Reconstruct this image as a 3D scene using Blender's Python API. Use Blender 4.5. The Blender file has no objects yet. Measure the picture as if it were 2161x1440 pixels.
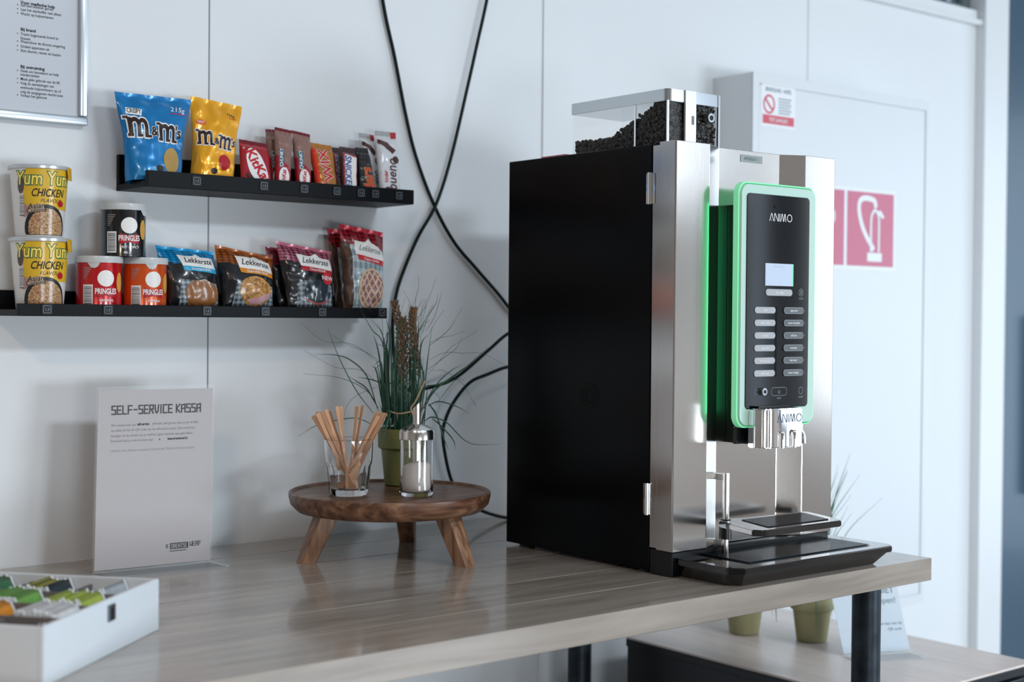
import bpy, bmesh, math, random
from mathutils import Vector, Matrix, noise
random.seed(7)
S = bpy.context.scene
COL = S.collection

# ---------------------------------------------------------------- camera
CAM_LOC = Vector((0.0, 0.0, 1.305))
YAW, PITCH, ROLL = 0.68331, 0.01686, 0.00817
fw = Vector((math.sin(YAW)*math.cos(PITCH), math.cos(YAW)*math.cos(PITCH), -math.sin(PITCH)))
rt = Vector((math.cos(YAW), -math.sin(YAW), 0)); up = rt.cross(fw)
r2 = rt*math.cos(ROLL) + up*math.sin(ROLL); u2 = up*math.cos(ROLL) - rt*math.sin(ROLL)
cam = bpy.data.cameras.new('camera'); camo = bpy.data.objects.new('camera', cam); COL.objects.link(camo)
camo.matrix_world = Matrix(((r2.x, u2.x, -fw.x, CAM_LOC.x), (r2.y, u2.y, -fw.y, CAM_LOC.y), (r2.z, u2.z, -fw.z, CAM_LOC.z), (0, 0, 0, 1)))
cam.sensor_width = 36; cam.lens = 50.0; cam.sensor_fit = 'HORIZONTAL'
cam.clip_start = 0.05; cam.clip_end = 60
cam.dof.use_dof = True; cam.dof.focus_distance = 2.28; cam.dof.aperture_fstop = 3.2
S.camera = camo

# ---------------------------------------------------------------- world, exposure
S.view_settings.view_transform = 'Standard'; S.view_settings.look = 'None'
S.view_settings.gamma = 1; S.view_settings.use_curve_mapping = False
S.view_settings.exposure = 0.0
W = bpy.data.worlds.new('world'); S.world = W; W.use_nodes = True
bg = W.node_tree.nodes['Background']; bg.inputs[0].default_value = (0.62, 0.78, 1.0, 1); bg.inputs[1].default_value = 1.0

def area(name, loc, target, sx, sy, power, col):
    l = bpy.data.lights.new(name, 'AREA'); l.shape = 'RECTANGLE'; l.size = sx; l.size_y = sy
    l.energy = power; l.color = col
    o = bpy.data.objects.new(name, l); COL.objects.link(o); o.location = loc
    o.rotation_euler = (Vector(target)-Vector(loc)).to_track_quat('-Z', 'Y').to_euler()
    return o
# daylight through the tall windows of the right hand wall and of the wall opposite the table; the last is added fill
area('daylight_right_window', (5.93, 0.17, 1.25), (0, 0.17, 1.25), 2.1, 2.0, 38, (0.73, 0.88, 1.0))
area('daylight_right_middle_pane', (5.93, -1.38, 1.75), (0, -1.38, 1.75), .78, 1.9, 13.0, (0.86, 0.94, 1.0))
area('daylight_right_side_pane', (5.93, -2.19, 1.75), (0, -2.19, 1.75), .32, 1.9, .85, (0.86, 0.94, 1.0))
area('daylight_high_pane', (5.93, -3.0, 2.35), (0, -3.0, 2.35), .9, .7, 7.0, (0.86, 0.94, 1.0))
area('daylight_front_window', (4.2, -3.45, 0.70), (4.2, 0, 0.70), 2.0, .92, 112, (0.80, 0.91, 1.0))
area('fill_low_front_window', (0.05, -3.45, 0.52), (0.05, 0, 0.52), 1.4, .56, 38, (0.86, 0.93, 1.0))  # unseen window added as low fill for the wall and under the table

# ---------------------------------------------------------------- materials
def lin(c):
    return tuple((v/12.92 if v <= 0.04045 else ((v+0.055)/1.055)**2.4) for v in c)
def hexc(h):
    h = h.lstrip('#'); return lin(tuple(int(h[i:i+2], 16)/255 for i in (0, 2, 4)))
MATS = {}
def mat(name, col='#808080', rough=0.5, metal=0.0, spec=0.5, coat=0.0, bump=0.0, bscale=60, var=0.0, vscale=8, trans=0.0, ior=1.45, emit=None, estr=0.0, alpha=1.0, sheen=0.0, stretch=None):
    if name in MATS: return MATS[name]
    m = bpy.data.materials.new(name); m.use_nodes = True; nt = m.node_tree; b = nt.nodes['Principled BSDF']
    c = hexc(col) if isinstance(col, str) else col
    b.inputs['Base Color'].default_value = (*c, 1); b.inputs['Roughness'].default_value = rough
    b.inputs['Metallic'].default_value = metal; b.inputs['Specular IOR Level'].default_value = spec
    b.inputs['Coat Weight'].default_value = coat; b.inputs['Coat Roughness'].default_value = 0.08
    b.inputs['Transmission Weight'].default_value = trans; b.inputs['IOR'].default_value = ior
    b.inputs['Alpha'].default_value = alpha
    if emit: b.inputs['Emission Color'].default_value = (*(hexc(emit) if isinstance(emit, str) else emit), 1); b.inputs['Emission Strength'].default_value = estr
    tc = nt.nodes.new('ShaderNodeTexCoord'); mp = nt.nodes.new('ShaderNodeMapping'); nt.links.new(tc.outputs['Object'], mp.inputs[0])
    if stretch: mp.inputs['Scale'].default_value = stretch
    if bump:
        n = nt.nodes.new('ShaderNodeTexNoise'); n.inputs['Scale'].default_value = bscale; n.inputs['Detail'].default_value = 4
        nt.links.new(mp.outputs[0], n.inputs['Vector'])
        bp = nt.nodes.new('ShaderNodeBump'); bp.inputs['Strength'].default_value = bump; bp.inputs['Distance'].default_value = 0.002
        nt.links.new(n.outputs['Fac'], bp.inputs['Height']); nt.links.new(bp.outputs[0], b.inputs['Normal'])
    if var:
        n = nt.nodes.new('ShaderNodeTexNoise'); n.inputs['Scale'].default_value = vscale; n.inputs['Detail'].default_value = 5
        nt.links.new(mp.outputs[0], n.inputs['Vector'])
        r = nt.nodes.new('ShaderNodeValToRGB')
        r.color_ramp.elements[0].position = .3; r.color_ramp.elements[1].position = .7
        r.color_ramp.elements[0].color = (*[x*(1-var) for x in c], 1); r.color_ramp.elements[1].color = (*[min(1, x*(1+var)) for x in c], 1)
        nt.links.new(n.outputs['Fac'], r.inputs[0]); nt.links.new(r.outputs[0], b.inputs['Base Color'])
    MATS[name] = m
    return m

def nodes_of(m): return m.node_tree, m.node_tree.nodes['Principled BSDF']
def ramp(nt, stops, interp='LINEAR'):
    r = nt.nodes.new('ShaderNodeValToRGB'); cr = r.color_ramp; cr.interpolation = interp
    while len(cr.elements) < len(stops): cr.elements.new(0.5)
    for e, (p, c) in zip(cr.elements, stops): e.position = p; e.color = (*(hexc(c) if isinstance(c, str) else c), 1)
    return r
def wood(name, dark, mid, light, axis_scale, rough=0.4, scale=1.0, coat=0.0, bump=0.15, knots=True, wave=0.35):
    m = mat(name, mid, rough, coat=coat); nt, b = nodes_of(m)
    tc = nt.nodes.new('ShaderNodeTexCoord'); mp = nt.nodes.new('ShaderNodeMapping'); mp.inputs['Scale'].default_value = axis_scale
    nt.links.new(tc.outputs['Object'], mp.inputs[0])
    oi = nt.nodes.new('ShaderNodeObjectInfo')
    n = nt.nodes.new('ShaderNodeTexNoise'); n.inputs['Scale'].default_value = 3*scale; n.inputs['Detail'].default_value = 8; n.inputs['Distortion'].default_value = 1.2
    nt.links.new(mp.outputs[0], n.inputs['Vector'])
    w = nt.nodes.new('ShaderNodeTexWave'); w.inputs['Scale'].default_value = 2.2*scale; w.inputs['Distortion'].default_value = 7; w.inputs['Detail'].default_value = 3; w.inputs['Detail Scale'].default_value = 1.2
    w.bands_direction = 'DIAGONAL'
    nt.links.new(mp.outputs[0], w.inputs['Vector'])
    mx = nt.nodes.new('ShaderNodeMath'); mx.operation = 'MULTIPLY_ADD'; nt.links.new(w.outputs['Fac'], mx.inputs[0]); mx.inputs[1].default_value = wave
    nt.links.new(n.outputs['Fac'], mx.inputs[2])
    r = ramp(nt, [(0.35+wave*.4, dark), (0.5+wave*.5, mid), (0.68+wave*.7, light)]); nt.links.new(mx.outputs[0], r.inputs[0])
    out = r.outputs[0]
    if knots:
        v = nt.nodes.new('ShaderNodeTexVoronoi'); v.inputs['Scale'].default_value = 0.55; mp2 = nt.nodes.new('ShaderNodeMapping')
        mp2.inputs['Scale'].default_value = (4.5, 9, 9); nt.links.new(tc.outputs['Object'], mp2.inputs[0]); nt.links.new(mp2.outputs[0], v.inputs['Vector'])
        kr = ramp(nt, [(0.02, (0.25, 0.2, 0.17)), (0.07, (1, 1, 1))]); nt.links.new(v.outputs['Distance'], kr.inputs[0])
        mix = nt.nodes.new('ShaderNodeMix'); mix.data_type = 'RGBA'; mix.blend_type = 'MULTIPLY'; mix.inputs[0].default_value = 0.8
        nt.links.new(out, mix.inputs[6]); nt.links.new(kr.outputs[0], mix.inputs[7]); out = mix.outputs[2]
    nt.links.new(out, b.inputs['Base Color'])
    if bump:
        bp = nt.nodes.new('ShaderNodeBump'); bp.inputs['Strength'].default_value = bump; bp.inputs['Distance'].default_value = 0.002
        nt.links.new(mx.outputs[0], bp.inputs['Height']); nt.links.new(bp.outputs[0], b.inputs['Normal'])
    return m

def uvpat(name, kind, cols, scale=(8, 8), rough=0.3, metal=0.0, coat=0.3, stops=None):
    """print patterns laid over a wrapper's own UV: plaid, checks, waffle, lattice, noodles"""
    m = mat(name, cols[0], rough, metal, coat=coat); nt, b = nodes_of(m)
    uv = nt.nodes.new('ShaderNodeUVMap'); mp = nt.nodes.new('ShaderNodeMapping'); mp.inputs['Scale'].default_value = (scale[0], scale[1], 1)
    nt.links.new(uv.outputs[0], mp.inputs[0])
    sep = nt.nodes.new('ShaderNodeSeparateXYZ'); nt.links.new(mp.outputs[0], sep.inputs[0])
    def M(op, a, bb=None):
        n = nt.nodes.new('ShaderNodeMath'); n.operation = op
        for i, v in enumerate((a, bb)):
            if v is None: continue
            if isinstance(v, (int, float)): n.inputs[i].default_value = v
            else: nt.links.new(v, n.inputs[i])
        return n.outputs[0]
    def mixc(f, a, c):
        x = nt.nodes.new('ShaderNodeMix'); x.data_type = 'RGBA'
        nt.links.new(f, x.inputs[0])
        for i, v in ((6, a), (7, c)):
            if isinstance(v, str): x.inputs[i].default_value = (*hexc(v), 1)
            else: nt.links.new(v, x.inputs[i])
        return x.outputs[2]
    X, Y = sep.outputs[0], sep.outputs[1]
    if kind == 'plaid':
        sx = M('GREATER_THAN', M('FRACT', X), 0.5); sy = M('GREATER_THAN', M('FRACT', Y), 0.5)
        f = M('MULTIPLY', M('ADD', sx, sy), 0.5); out = mixc(f, cols[0], cols[1])
    elif kind == 'waffle':
        f = M('MAXIMUM', M('GREATER_THAN', M('FRACT', M('ADD', X, Y)), 0.7), M('GREATER_THAN', M('FRACT', M('SUBTRACT', X, Y)), 0.7))
        out = mixc(f, cols[0], cols[1])
    elif kind == 'mottle':
        n = nt.nodes.new('ShaderNodeTexNoise'); n.inputs['Scale'].default_value = 1; n.inputs['Detail'].default_value = 3; n.inputs['Distortion'].default_value = 2
        nt.links.new(mp.outputs[0], n.inputs['Vector'])
        r = ramp(nt, stops or [(0.35, cols[0]), (0.5, cols[1]), (0.65, cols[-1])]); nt.links.new(n.outputs['Fac'], r.inputs[0]); out = r.outputs[0]
    elif kind == 'bars':
        n = nt.nodes.new('ShaderNodeTexNoise'); n.noise_dimensions = '1D'; n.inputs['Scale'].default_value = 1; n.inputs['Detail'].default_value = 2
        nt.links.new(Y, n.inputs['W']); f = M('GREATER_THAN', n.outputs['Fac'], 0.5); out = mixc(f, cols[0], cols[1])
    nt.links.new(out, b.inputs['Base Color'])
    return m

# ---------------------------------------------------------------- mesh helpers
def tag(o, label=None, cat=None, group=None, kind=None):
    if label: o['label'] = label
    if cat: o['category'] = cat
    if group: o['group'] = group
    if kind: o['kind'] = kind
    return o
def thing(name, loc, label, cat, group=None, rz=0.0):
    o = bpy.data.objects.new(name, None); COL.objects.link(o); o.location = loc; o.empty_display_size = 0.02
    return tag(o, label, cat, group)
ROOTLOC = {}
def wloc(o):
    p = Vector((0, 0, 0))
    while o: p += o.location; o = o.parent
    return p
def obj(name, bm, m, parent=None, origin=None, smooth=None, label=None):
    """links bm (world coordinates) as one mesh object"""
    org = wloc(parent) if parent else (Vector(origin) if origin is not None else Vector((0, 0, 0)))
    bmesh.ops.translate(bm, verts=bm.verts, vec=-org)
    me = bpy.data.meshes.new(name); bm.to_mesh(me); bm.free()
    for mm in (m if isinstance(m, (list, tuple)) else [m]): me.materials.append(mm)
    if smooth is not None:
        if smooth is True: me.polygons.foreach_set('use_smooth', [True]*len(me.polygons))
        else:
            me.polygons.foreach_set('use_smooth', [True]*len(me.polygons)); me.set_sharp_from_angle(angle=math.radians(smooth))
    o = bpy.data.objects.new(name, me); COL.objects.link(o)
    if parent: o.parent = parent
    elif origin is not None: o.location = org
    if label: o['label'] = label
    return o
def BM(): return bmesh.new()
def box(bm, x0, x1, y0, y1, z0, z1, bev=0.0, seg=2, mi=0):
    r = bmesh.ops.create_cube(bm, size=1); vs = r['verts']
    for v in vs:
        v.co = Vector((x0+(x1-x0)*(v.co.x+.5), y0+(y1-y0)*(v.co.y+.5), z0+(z1-z0)*(v.co.z+.5)))
    fs = {f for v in vs for f in v.link_faces}
    for f in fs: f.material_index = mi
    if bev:
        es = list({e for v in vs for e in v.link_edges})
        bmesh.ops.bevel(bm, geom=es, offset=bev, segments=seg, affect='EDGES', profile=0.5)
    return bm
def obox(bm, c, ex, ey, ez, hx, hy, hz, bev=0.0, mi=0):
    """oriented box: centre, unit axes, half sizes"""
    r = bmesh.ops.create_cube(bm, size=2); vs = r['verts']; c = Vector(c)
    for v in vs: v.co = c + Vector(ex)*hx*v.co.x + Vector(ey)*hy*v.co.y + Vector(ez)*hz*v.co.z
    for f in {f for v in vs for f in v.link_faces}: f.material_index = mi
    if bev: bmesh.ops.bevel(bm, geom=list({e for v in vs for e in v.link_edges}), offset=bev, segments=2, affect='EDGES')
    return bm
def lathe(bm, prof, cx, cy, n=48, cap0=True, cap1=True, mi=0, ang=None):
    rings = []
    for r, z in prof:
        rings.append([bm.verts.new((cx+r*math.cos(2*math.pi*i/n), cy+r*math.sin(2*math.pi*i/n), z)) for i in range(n)])
    for a, b in zip(rings, rings[1:]):
        for i in range(n):
            f = bm.faces.new((a[i], a[(i+1) % n], b[(i+1) % n], b[i])); f.material_index = mi
    if cap0: bm.faces.new(rings[0][::-1]).material_index = mi
    if cap1: bm.faces.new(rings[-1]).material_index = mi
    return bm
def prism(bm, poly, z0, z1, bev=0.0, seg=2):
    """vertical prism of an xy outline"""
    a = [bm.verts.new((x, y, z0)) for x, y in poly]; b = [bm.verts.new((x, y, z1)) for x, y in poly]; n = len(poly)
    fs = [bm.faces.new(a[::-1]), bm.faces.new(b)]
    for i in range(n): fs.append(bm.faces.new((a[i], a[(i+1) % n], b[(i+1) % n], b[i])))
    bmesh.ops.recalc_face_normals(bm, faces=fs)
    if bev: bmesh.ops.bevel(bm, geom=list({e for f in fs for e in f.edges}), offset=bev, segments=seg, affect='EDGES')
    return bm
def rrect(x0, x1, z0, z1, r, n=8):
    pts = []
    for cx, cz, a0 in ((x1-r, z1-r, 0), (x0+r, z1-r, 90), (x0+r, z0+r, 180), (x1-r, z0+r, 270)):
        for i in range(n+1):
            a = math.radians(a0+90*i/n); pts.append((cx+r*math.cos(a), cz+r*math.sin(a)))
    return pts
def yprism(bm, poly, y0, y1, bev=0.0, seg=3):
    """outline in xz pushed from y0 to y1"""
    a = [bm.verts.new((x, y0, z)) for x, z in poly]; b = [bm.verts.new((x, y1, z)) for x, z in poly]; n = len(poly)
    fs = [bm.faces.new(a), bm.faces.new(b[::-1])]
    for i in range(n): fs.append(bm.faces.new((a[(i+1) % n], a[i], b[i], b[(i+1) % n])))
    bmesh.ops.recalc_face_normals(bm, faces=fs)
    if bev: bmesh.ops.bevel(bm, geom=list(fs[0].edges), offset=bev, segments=seg, affect='EDGES')
    return bm
def catmull(P, n=8):
    P = [Vector(p) for p in P]; Q = [P[0]*2-P[1]]+P+[P[-1]*2-P[-2]]; out = []
    for i in range(1, len(Q)-2):
        for k in range(n):
            t = k/n; a, b, c, d = Q[i-1], Q[i], Q[i+1], Q[i+2]
            out.append(0.5*((2*b)+(c-a)*t+(2*a-5*b+4*c-d)*t*t+(3*b-a-3*c+d)*t**3))
    out.append(P[-1]); return out
def tube(bm, P, r, n=10, cap=True, mi=0):
    P = [Vector(p) for p in P]; rings = []; up0 = None
    R = r if isinstance(r, (list, tuple)) else [r]*len(P)
    for i, p in enumerate(P):
        t = (P[min(i+1, len(P)-1)]-P[max(i-1, 0)]).normalized()
        if up0 is None: up0 = t.orthogonal().normalized()
        up0 = (up0 - t*up0.dot(t)).normalized(); s = t.cross(up0)
        rings.append([bm.verts.new(p+up0*R[i]*math.cos(2*math.pi*k/n)+s*R[i]*math.sin(2*math.pi*k/n)) for k in range(n)])
    for a, b in zip(rings, rings[1:]):
        for k in range(n): bm.faces.new((a[k], a[(k+1) % n], b[(k+1) % n], b[k])).material_index = mi
    if cap: bm.faces.new(rings[0][::-1]).material_index = mi; bm.faces.new(rings[-1]).material_index = mi
    return bm

# 2D artwork: bmeshes in the xy plane, then mapped onto a surface
def A_poly(pts, bm=None, z=0):
    bm = bm or BM(); bm.faces.new([bm.verts.new((x, y, z)) for x, y in pts]); return bm
def A_rect(x0, x1, y0, y1, bm=None): return A_poly([(x0, y0), (x1, y0), (x1, y1), (x0, y1)], bm)
def A_ell(cx, cy, rx, ry, bm=None, n=32): return A_poly([(cx+rx*math.cos(2*math.pi*i/n), cy+ry*math.sin(2*math.pi*i/n)) for i in range(n)], bm)
def A_ring(pts, w, bm=None):
    """outline of width w (towards the centre) of a closed loop"""
    bm = bm or BM(); cx = sum(p[0] for p in pts)/len(pts); cy = sum(p[1] for p in pts)/len(pts)
    n = len(pts); inn = []
    for i in range(n):
        a, b, c = Vector(pts[i-1]), Vector(pts[i]), Vector(pts[(i+1) % n]); t = (c-a)
        t = t.normalized() if t.length > 1e-9 else Vector((1, 0)); inn.append(b+Vector((-t.y, t.x))*w)
    A = [bm.verts.new((*p, 0)) for p in pts]; B = [bm.verts.new((p.x, p.y, 0)) for p in inn]
    for i in range(n): bm.faces.new((A[i], A[(i+1) % n], B[(i+1) % n], B[i]))
    return bm
def A_text(s, h, x=0, y=0, align='CENTER', bold=0.0, shear=0.0, wx=1.0, rot=0.0, bm=None, space=1.0, track=1.0):
    """lettering of cap height about 0.72 h; centre/left at x,y baseline"""
    cu = bpy.data.curves.new('t', 'FONT'); cu.body = s; cu.size = 1; cu.align_x = align; cu.offset = bold; cu.shear = shear
    cu.resolution_u = 3; cu.space_line = space; cu.space_character = track
    o = bpy.data.objects.new('t', cu); COL.objects.link(o)
    dg = bpy.context.evaluated_depsgraph_get(); me = bpy.data.meshes.new_from_object(o.evaluated_get(dg))
    bm = bm or BM(); n0 = len(bm.verts); tmp = BM(); tmp.from_mesh(me)
    c, sn = math.cos(rot), math.sin(rot); vm = {}
    for v in tmp.verts:
        px, py = v.co.x*h*wx, v.co.y*h
        vm[v] = bm.verts.new((x+px*c-py*sn, y+px*sn+py*c, 0))
    for f in tmp.faces:
        try: bm.faces.new([vm[v] for v in f.verts])
        except ValueError: pass
    tmp.free(); bpy.data.objects.remove(o); bpy.data.curves.remove(cu); bpy.data.meshes.remove(me)
    return bm
def decal(name, art, fmap, m, parent, maxlen=None, label=None, uv=None):
    """wrap 2D artwork on a surface: fmap(x, y) -> point"""
    if maxlen:
        bmesh.ops.triangulate(art, faces=art.faces[:])
        for _ in range(7):
            es = [e for e in art.edges if e.calc_length() > maxlen]
            if not es: break
            bmesh.ops.subdivide_edges(art, edges=es, cuts=1, use_grid_fill=False)
            bmesh.ops.triangulate(art, faces=[f for f in art.faces if len(f.verts) > 3])
    lay = art.loops.layers.uv.new('UVMap')
    xs = [v.co.x for v in art.verts]; ys = [v.co.y for v in art.verts]
    x0, x1, y0, y1 = min(xs), max(xs), min(ys), max(ys)
    for f in art.faces:
        for l in f.loops: l[lay].uv = ((l.vert.co.x-x0)/(x1-x0+1e-9), (l.vert.co.y-y0)/(y1-y0+1e-9))
    for v in art.verts:
        z = v.co.z; v.co = fmap(v.co.x, v.co.y); v.co.y -= z
    return obj(name, art, m, parent, label=label, smooth=True if maxlen else None)
def plane_y(x0, y, z0): return lambda a, b: Vector((x0+a, y, z0+b))

# ---------------------------------------------------------------- shared materials
M_wall = mat('white_wall_paint', '#e6e9eb', 0.5, spec=0.3, bump=0.12, bscale=220)
M_seam = mat('panel_joint', '#9ea3a9', 0.7)
M_white = mat('white_enamel', '#e6e8ea', 0.35)
M_blk = mat('black_ledge_lacquer', '#070a0f', 0.5, spec=.2)
M_ink = mat('black_ink', '#15151a', 0.6)
M_inkgrey = mat('grey_ink', '#77777d', 0.6)
M_whiteink = mat('white_ink', '#eeeeee', 0.45)
M_paper = mat('white_paper', '#dcdcde', 0.55)
M_chrome = mat('chrome', '#e8eaec', 0.06, 1.0)
M_steel = mat('brushed_steel', '#bfbbb7', 0.17, 1.0, bump=0.02, bscale=30, stretch=(40, 40, 1.0))
M_steel2 = mat('brushed_steel_fine', '#d2cfcb', 0.2, 1.0)
M_glass = mat('clear_glass', (1, 1, 1), 0.0, trans=1.0, ior=1.47)
M_acryl = mat('clear_acrylic', (0.85, 0.92, 0.94), 0.04, spec=.2, alpha=.045)
M_foot = mat('acrylic_foot', (0.8, 0.88, 0.92), 0.06, spec=.6, alpha=.30)
M_table = wood('whitewashed_pine', '#877d73', '#978d83', '#a39a90', (0.7, 7, 7), rough=0.24, scale=1.0, coat=0.6, bump=0.03, wave=.10)
M_gap = mat('plank_joint', '#4a3324', 0.9)
M_acacia = wood('acacia_wood', '#4a3022', '#6b4936', '#8d6a50', (2, 11, 11), rough=0.32, scale=1.3, knots=False, bump=0.05, wave=.10)
M_acacia2 = wood('acacia_leg_wood', '#6f4d38', '#8f6b52', '#a9866a', (16, 16, 1.5), rough=0.42, scale=1.2, knots=False, bump=0.05, wave=.08)
M_stick = mat('birch_wood', '#c79a78', 0.6, var=0.12, vscale=30, stretch=(1, 1, .2))
M_pot = mat('olive_glazed_clay', '#6f7040', 0.45, var=0.12, vscale=25)
M_pot2 = mat('sage_clay', '#a09a72', 0.6, var=0.08, vscale=25)
M_blade = mat('artificial_grass_leaf', '#1f4a38', 0.38, var=0.35, vscale=30)
M_cable = mat('dark_cable_sheath', '#0a1816', 0.4, spec=.2)
M_tagp = mat('tag_plastic', '#14181d', 0.45, spec=.3)
M_tagi = mat('tag_print', '#8f98a4', 0.5)
# ================================================================ the setting
WY = 2.25
def structure(name, bm, m, origin=(0, 0, 0), **k):
    return tag(obj(name, bm, m, None, origin, **k), kind='structure')
bm = BM()                                   # back wall in panels with narrow joints
xs = [-3.2, 0.37, 1.1505, 1.911, 2.756, 3.49]
for a, b in zip(xs, xs[1:]): box(bm, a+.0012, b-.0012, WY, WY+.05, 0, 2.9 if b < 2.5 else 2.118, .0008, 1)
box(bm, 2.7572, 3.49, WY, WY+.05, 2.5, 2.9); 
box(bm, -3.2, 3.49, WY+.004, WY+.08, 0, 2.118, 0, 2, 1); box(bm, -3.2, 2.756, WY+.004, WY+.08, 2.0, 2.9, 0, 2, 1)
structure('wall_back', bm, [M_wall, M_seam])
structure('trim_1', box(BM(), 1.907, 1.996, WY-.003, WY, 0, 2.9, .001, 1), M_wall)     # flat joint cover strip
bm = BM(); box(bm, 2.7, 3.50, WY-.02, WY+.01, 2.118, 2.132, .002); box(bm, 2.76, 3.47, WY-.006, WY+.04, 2.13, 2.160, .002)
structure('trim_2', bm, M_white)
bm = BM(); box(bm, 3.475, 3.59, WY-.03, WY+.10, 0, 2.9, .003)
structure('trim_3', bm, M_white)
# high window over the wall panels
w = bpy.data.objects.new('window_1', None); COL.objects.link(w); w.location = (3.1, WY, 2.16); w['kind'] = 'structure'
bm = BM(); box(bm, 2.76, 3.475, WY+.02, WY+.06, 2.158, 2.175); box(bm, 3.44, 3.475, WY+.02, WY+.06, 2.175, 2.46); box(bm, 2.76, 2.79, WY+.02, WY+.06, 2.175, 2.46); box(bm, 2.76, 3.475, WY+.02, WY+.06, 2.46, 2.5)
obj('window_frame', bm, mat('window_grey_frame', '#5e6b6c', 0.4), w)
obj('window_pane', box(BM(), 2.79, 3.44, WY+.035, WY+.041, 2.175, 2.46), mat('pane_glass', (1, 1, 1), 0.0, trans=1.0, ior=1.1), w)
# room shell
structure('floor', box(BM(), -3.2, 6.2, -3.7, 2.4, -.05, 0), mat('grey_floor', '#6f6a66', 0.35, var=0.1, vscale=3))
structure('ceiling', box(BM(), -3.2, 6.2, -3.7, 2.4, 2.9, 2.95), mat('ceiling_white', '#d5d8da', 0.8))
structure('wall_left', box(BM(), -3.3, -3.2, -3.7, 2.4, 0, 2.9), mat('warm_wall', '#b7aca2', 0.7))
bm = BM(); box(bm, 6.0, 6.1, -3.7, -.93, 0, .75); box(bm, 6.0, 6.1, -.93, 2.4, 0, .23); box(bm, 6.0, 6.1, -.93, 1.25, 2.28, 2.72); box(bm, 6.0, 6.1, -3.7, 2.4, 2.72, 2.9); box(bm, 6.0, 6.1, -3.7, -2.36, .75, 1.95); box(bm, 6.0, 6.1, -3.7, -3.5, 1.95, 2.72); box(bm, 6.0, 6.1, 1.25, 2.4, .28, 2.72)
structure('wall_right', bm, mat('right_wall_brown', '#8d8078', 0.7))
structure('trim_4', box(BM(), 5.86, 6.1, -2.03, -1.78, .75, 2.72), mat('dark_column', '#0e1115', .5))
bm = BM(); box(bm, -3.2, 6.1, -3.6, -3.5, 0, .23); box(bm, -3.2, 6.1, -3.6, -3.5, 1.17, 2.9); box(bm, -3.2, -.67, -3.6, -3.5, .23, 1.17); box(bm, -.67, .77, -3.6, -3.5, .82, 1.17); box(bm, .77, 3.18, -3.6, -3.5, .23, 1.17); box(bm, 5.22, 6.1, -3.6, -3.5, .23, 1.17)
structure('wall_front', bm, mat('front_wall_paint', '#a89d93', 0.7))
def winframe(name, bm):
    w = bpy.data.objects.new(name, None); COL.objects.link(w); w['kind'] = 'structure'
    obj('window_frame', bm, mat('frame_dark', '#3a4148', 0.4), w); return w
bm = BM()
for y in (-2.40, -.98, .15, 1.20): box(bm, 6.01, 6.06, y, y+.05, .23 if y > -.9 else .75, 2.72 if y < -1.5 else 2.28)
winframe('window_2', bm)
bm = BM()
for x in (3.18, 4.17, 5.17): box(bm, x, x+.05, -3.56, -3.52, .23, 1.17)
for x in (-.67, .03, .72): box(bm, x, x+.05, -3.56, -3.52, .23, .82)  # posts of the added low fill window
winframe('window_3', bm)
bm = BM(); box(bm, 3.59, 6.1, WY+.3, WY+.4, 0, 2.9); structure('wall_side', bm, mat('slate_wall', '#2c3a46', 0.5))

# dark glazed door at the far right
d = bpy.data.objects.new('door_1', None); COL.objects.link(d); d.location = (4.1, WY, 0); d['kind'] = 'structure'
m = mat('slate_door_lacquer', '#41586a', 0.35, coat=0.1)
obj('door_leaf', box(BM(), 3.592, 3.80, WY-.01, WY+.035, 0, 2.88, .002), m, d)
obj('door_glass', box(BM(), 3.80, 4.7, WY+.005, WY+.03, 0, 2.88), mat('dark_door_glass', '#0a0f14', 0.05, coat=1), d)
bm = BM(); tube(bm, [(3.80, WY-.05, .8), (3.80, WY-.05, 1.32)], .022, 16); box(bm, 3.79, 3.81, WY-.04, WY, .88, .9); box(bm, 3.79, 3.81, WY-.04, WY, 1.22, 1.24)
obj('door_handle', bm, M_blk, d)

# warm ceiling lamp over the left of the room: round opal dish on a stem
def ceiling_lamp(x, y, z, power, label):
    t = thing('ceiling_lamp', (x, y, 2.9), label, 'lamp')
    obj('lamp_stem', tube(BM(), [(x, y, 2.9), (x, y, z+.08)], .012), M_white, t)
    obj('lamp_shade', lathe(BM(), [(.03, z+.09), (.17, z+.06), (.19, z), (.175, z+.002), (.15, z+.05), (.02, z+.08)], x, y, 32, False, False), M_white, t, smooth=40)
    l = bpy.data.lights.new('lamp_light', 'AREA'); l.shape = 'DISK'; l.size = .26; l.energy = power; l.color = (1.0, .72, .5)
    o = bpy.data.objects.new('lamp_light', l); COL.objects.link(o); o.parent = t; o.location = (0, 0, z-.01-2.9)
ceiling_lamp(-.5, .3, 2.5, 16, 'white dish lamp hanging over the left side of the room')

def fill_panel(x, y, power, label):  # unseen panels added as fill for surfaces facing the room
    t = thing('fill_panel', (x, y, 2.9), label, 'lamp', 'added fill light panels')
    obj('panel_frame', box(BM(), x-.32, x+.32, y-.32, y+.32, 2.87, 2.9, .004), M_white, t)
    l = bpy.data.lights.new('fill_panel_light', 'AREA'); l.shape = 'SQUARE'; l.size = .58; l.energy = power; l.color = (.82, .91, 1.0)
    o = bpy.data.objects.new('fill_panel_light', l); COL.objects.link(o); o.parent = t; o.location = (0, 0, -.035)
fill_panel(.2, -1.3, 15, 'added square ceiling fill panel behind the camera, nearest the left wall')
fill_panel(1.9, -1.3, 78, 'added square ceiling fill panel behind the camera, middle of the row')
fill_panel(3.6, -1.3, 18, 'added square ceiling fill panel behind the camera, nearest the windows')

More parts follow.
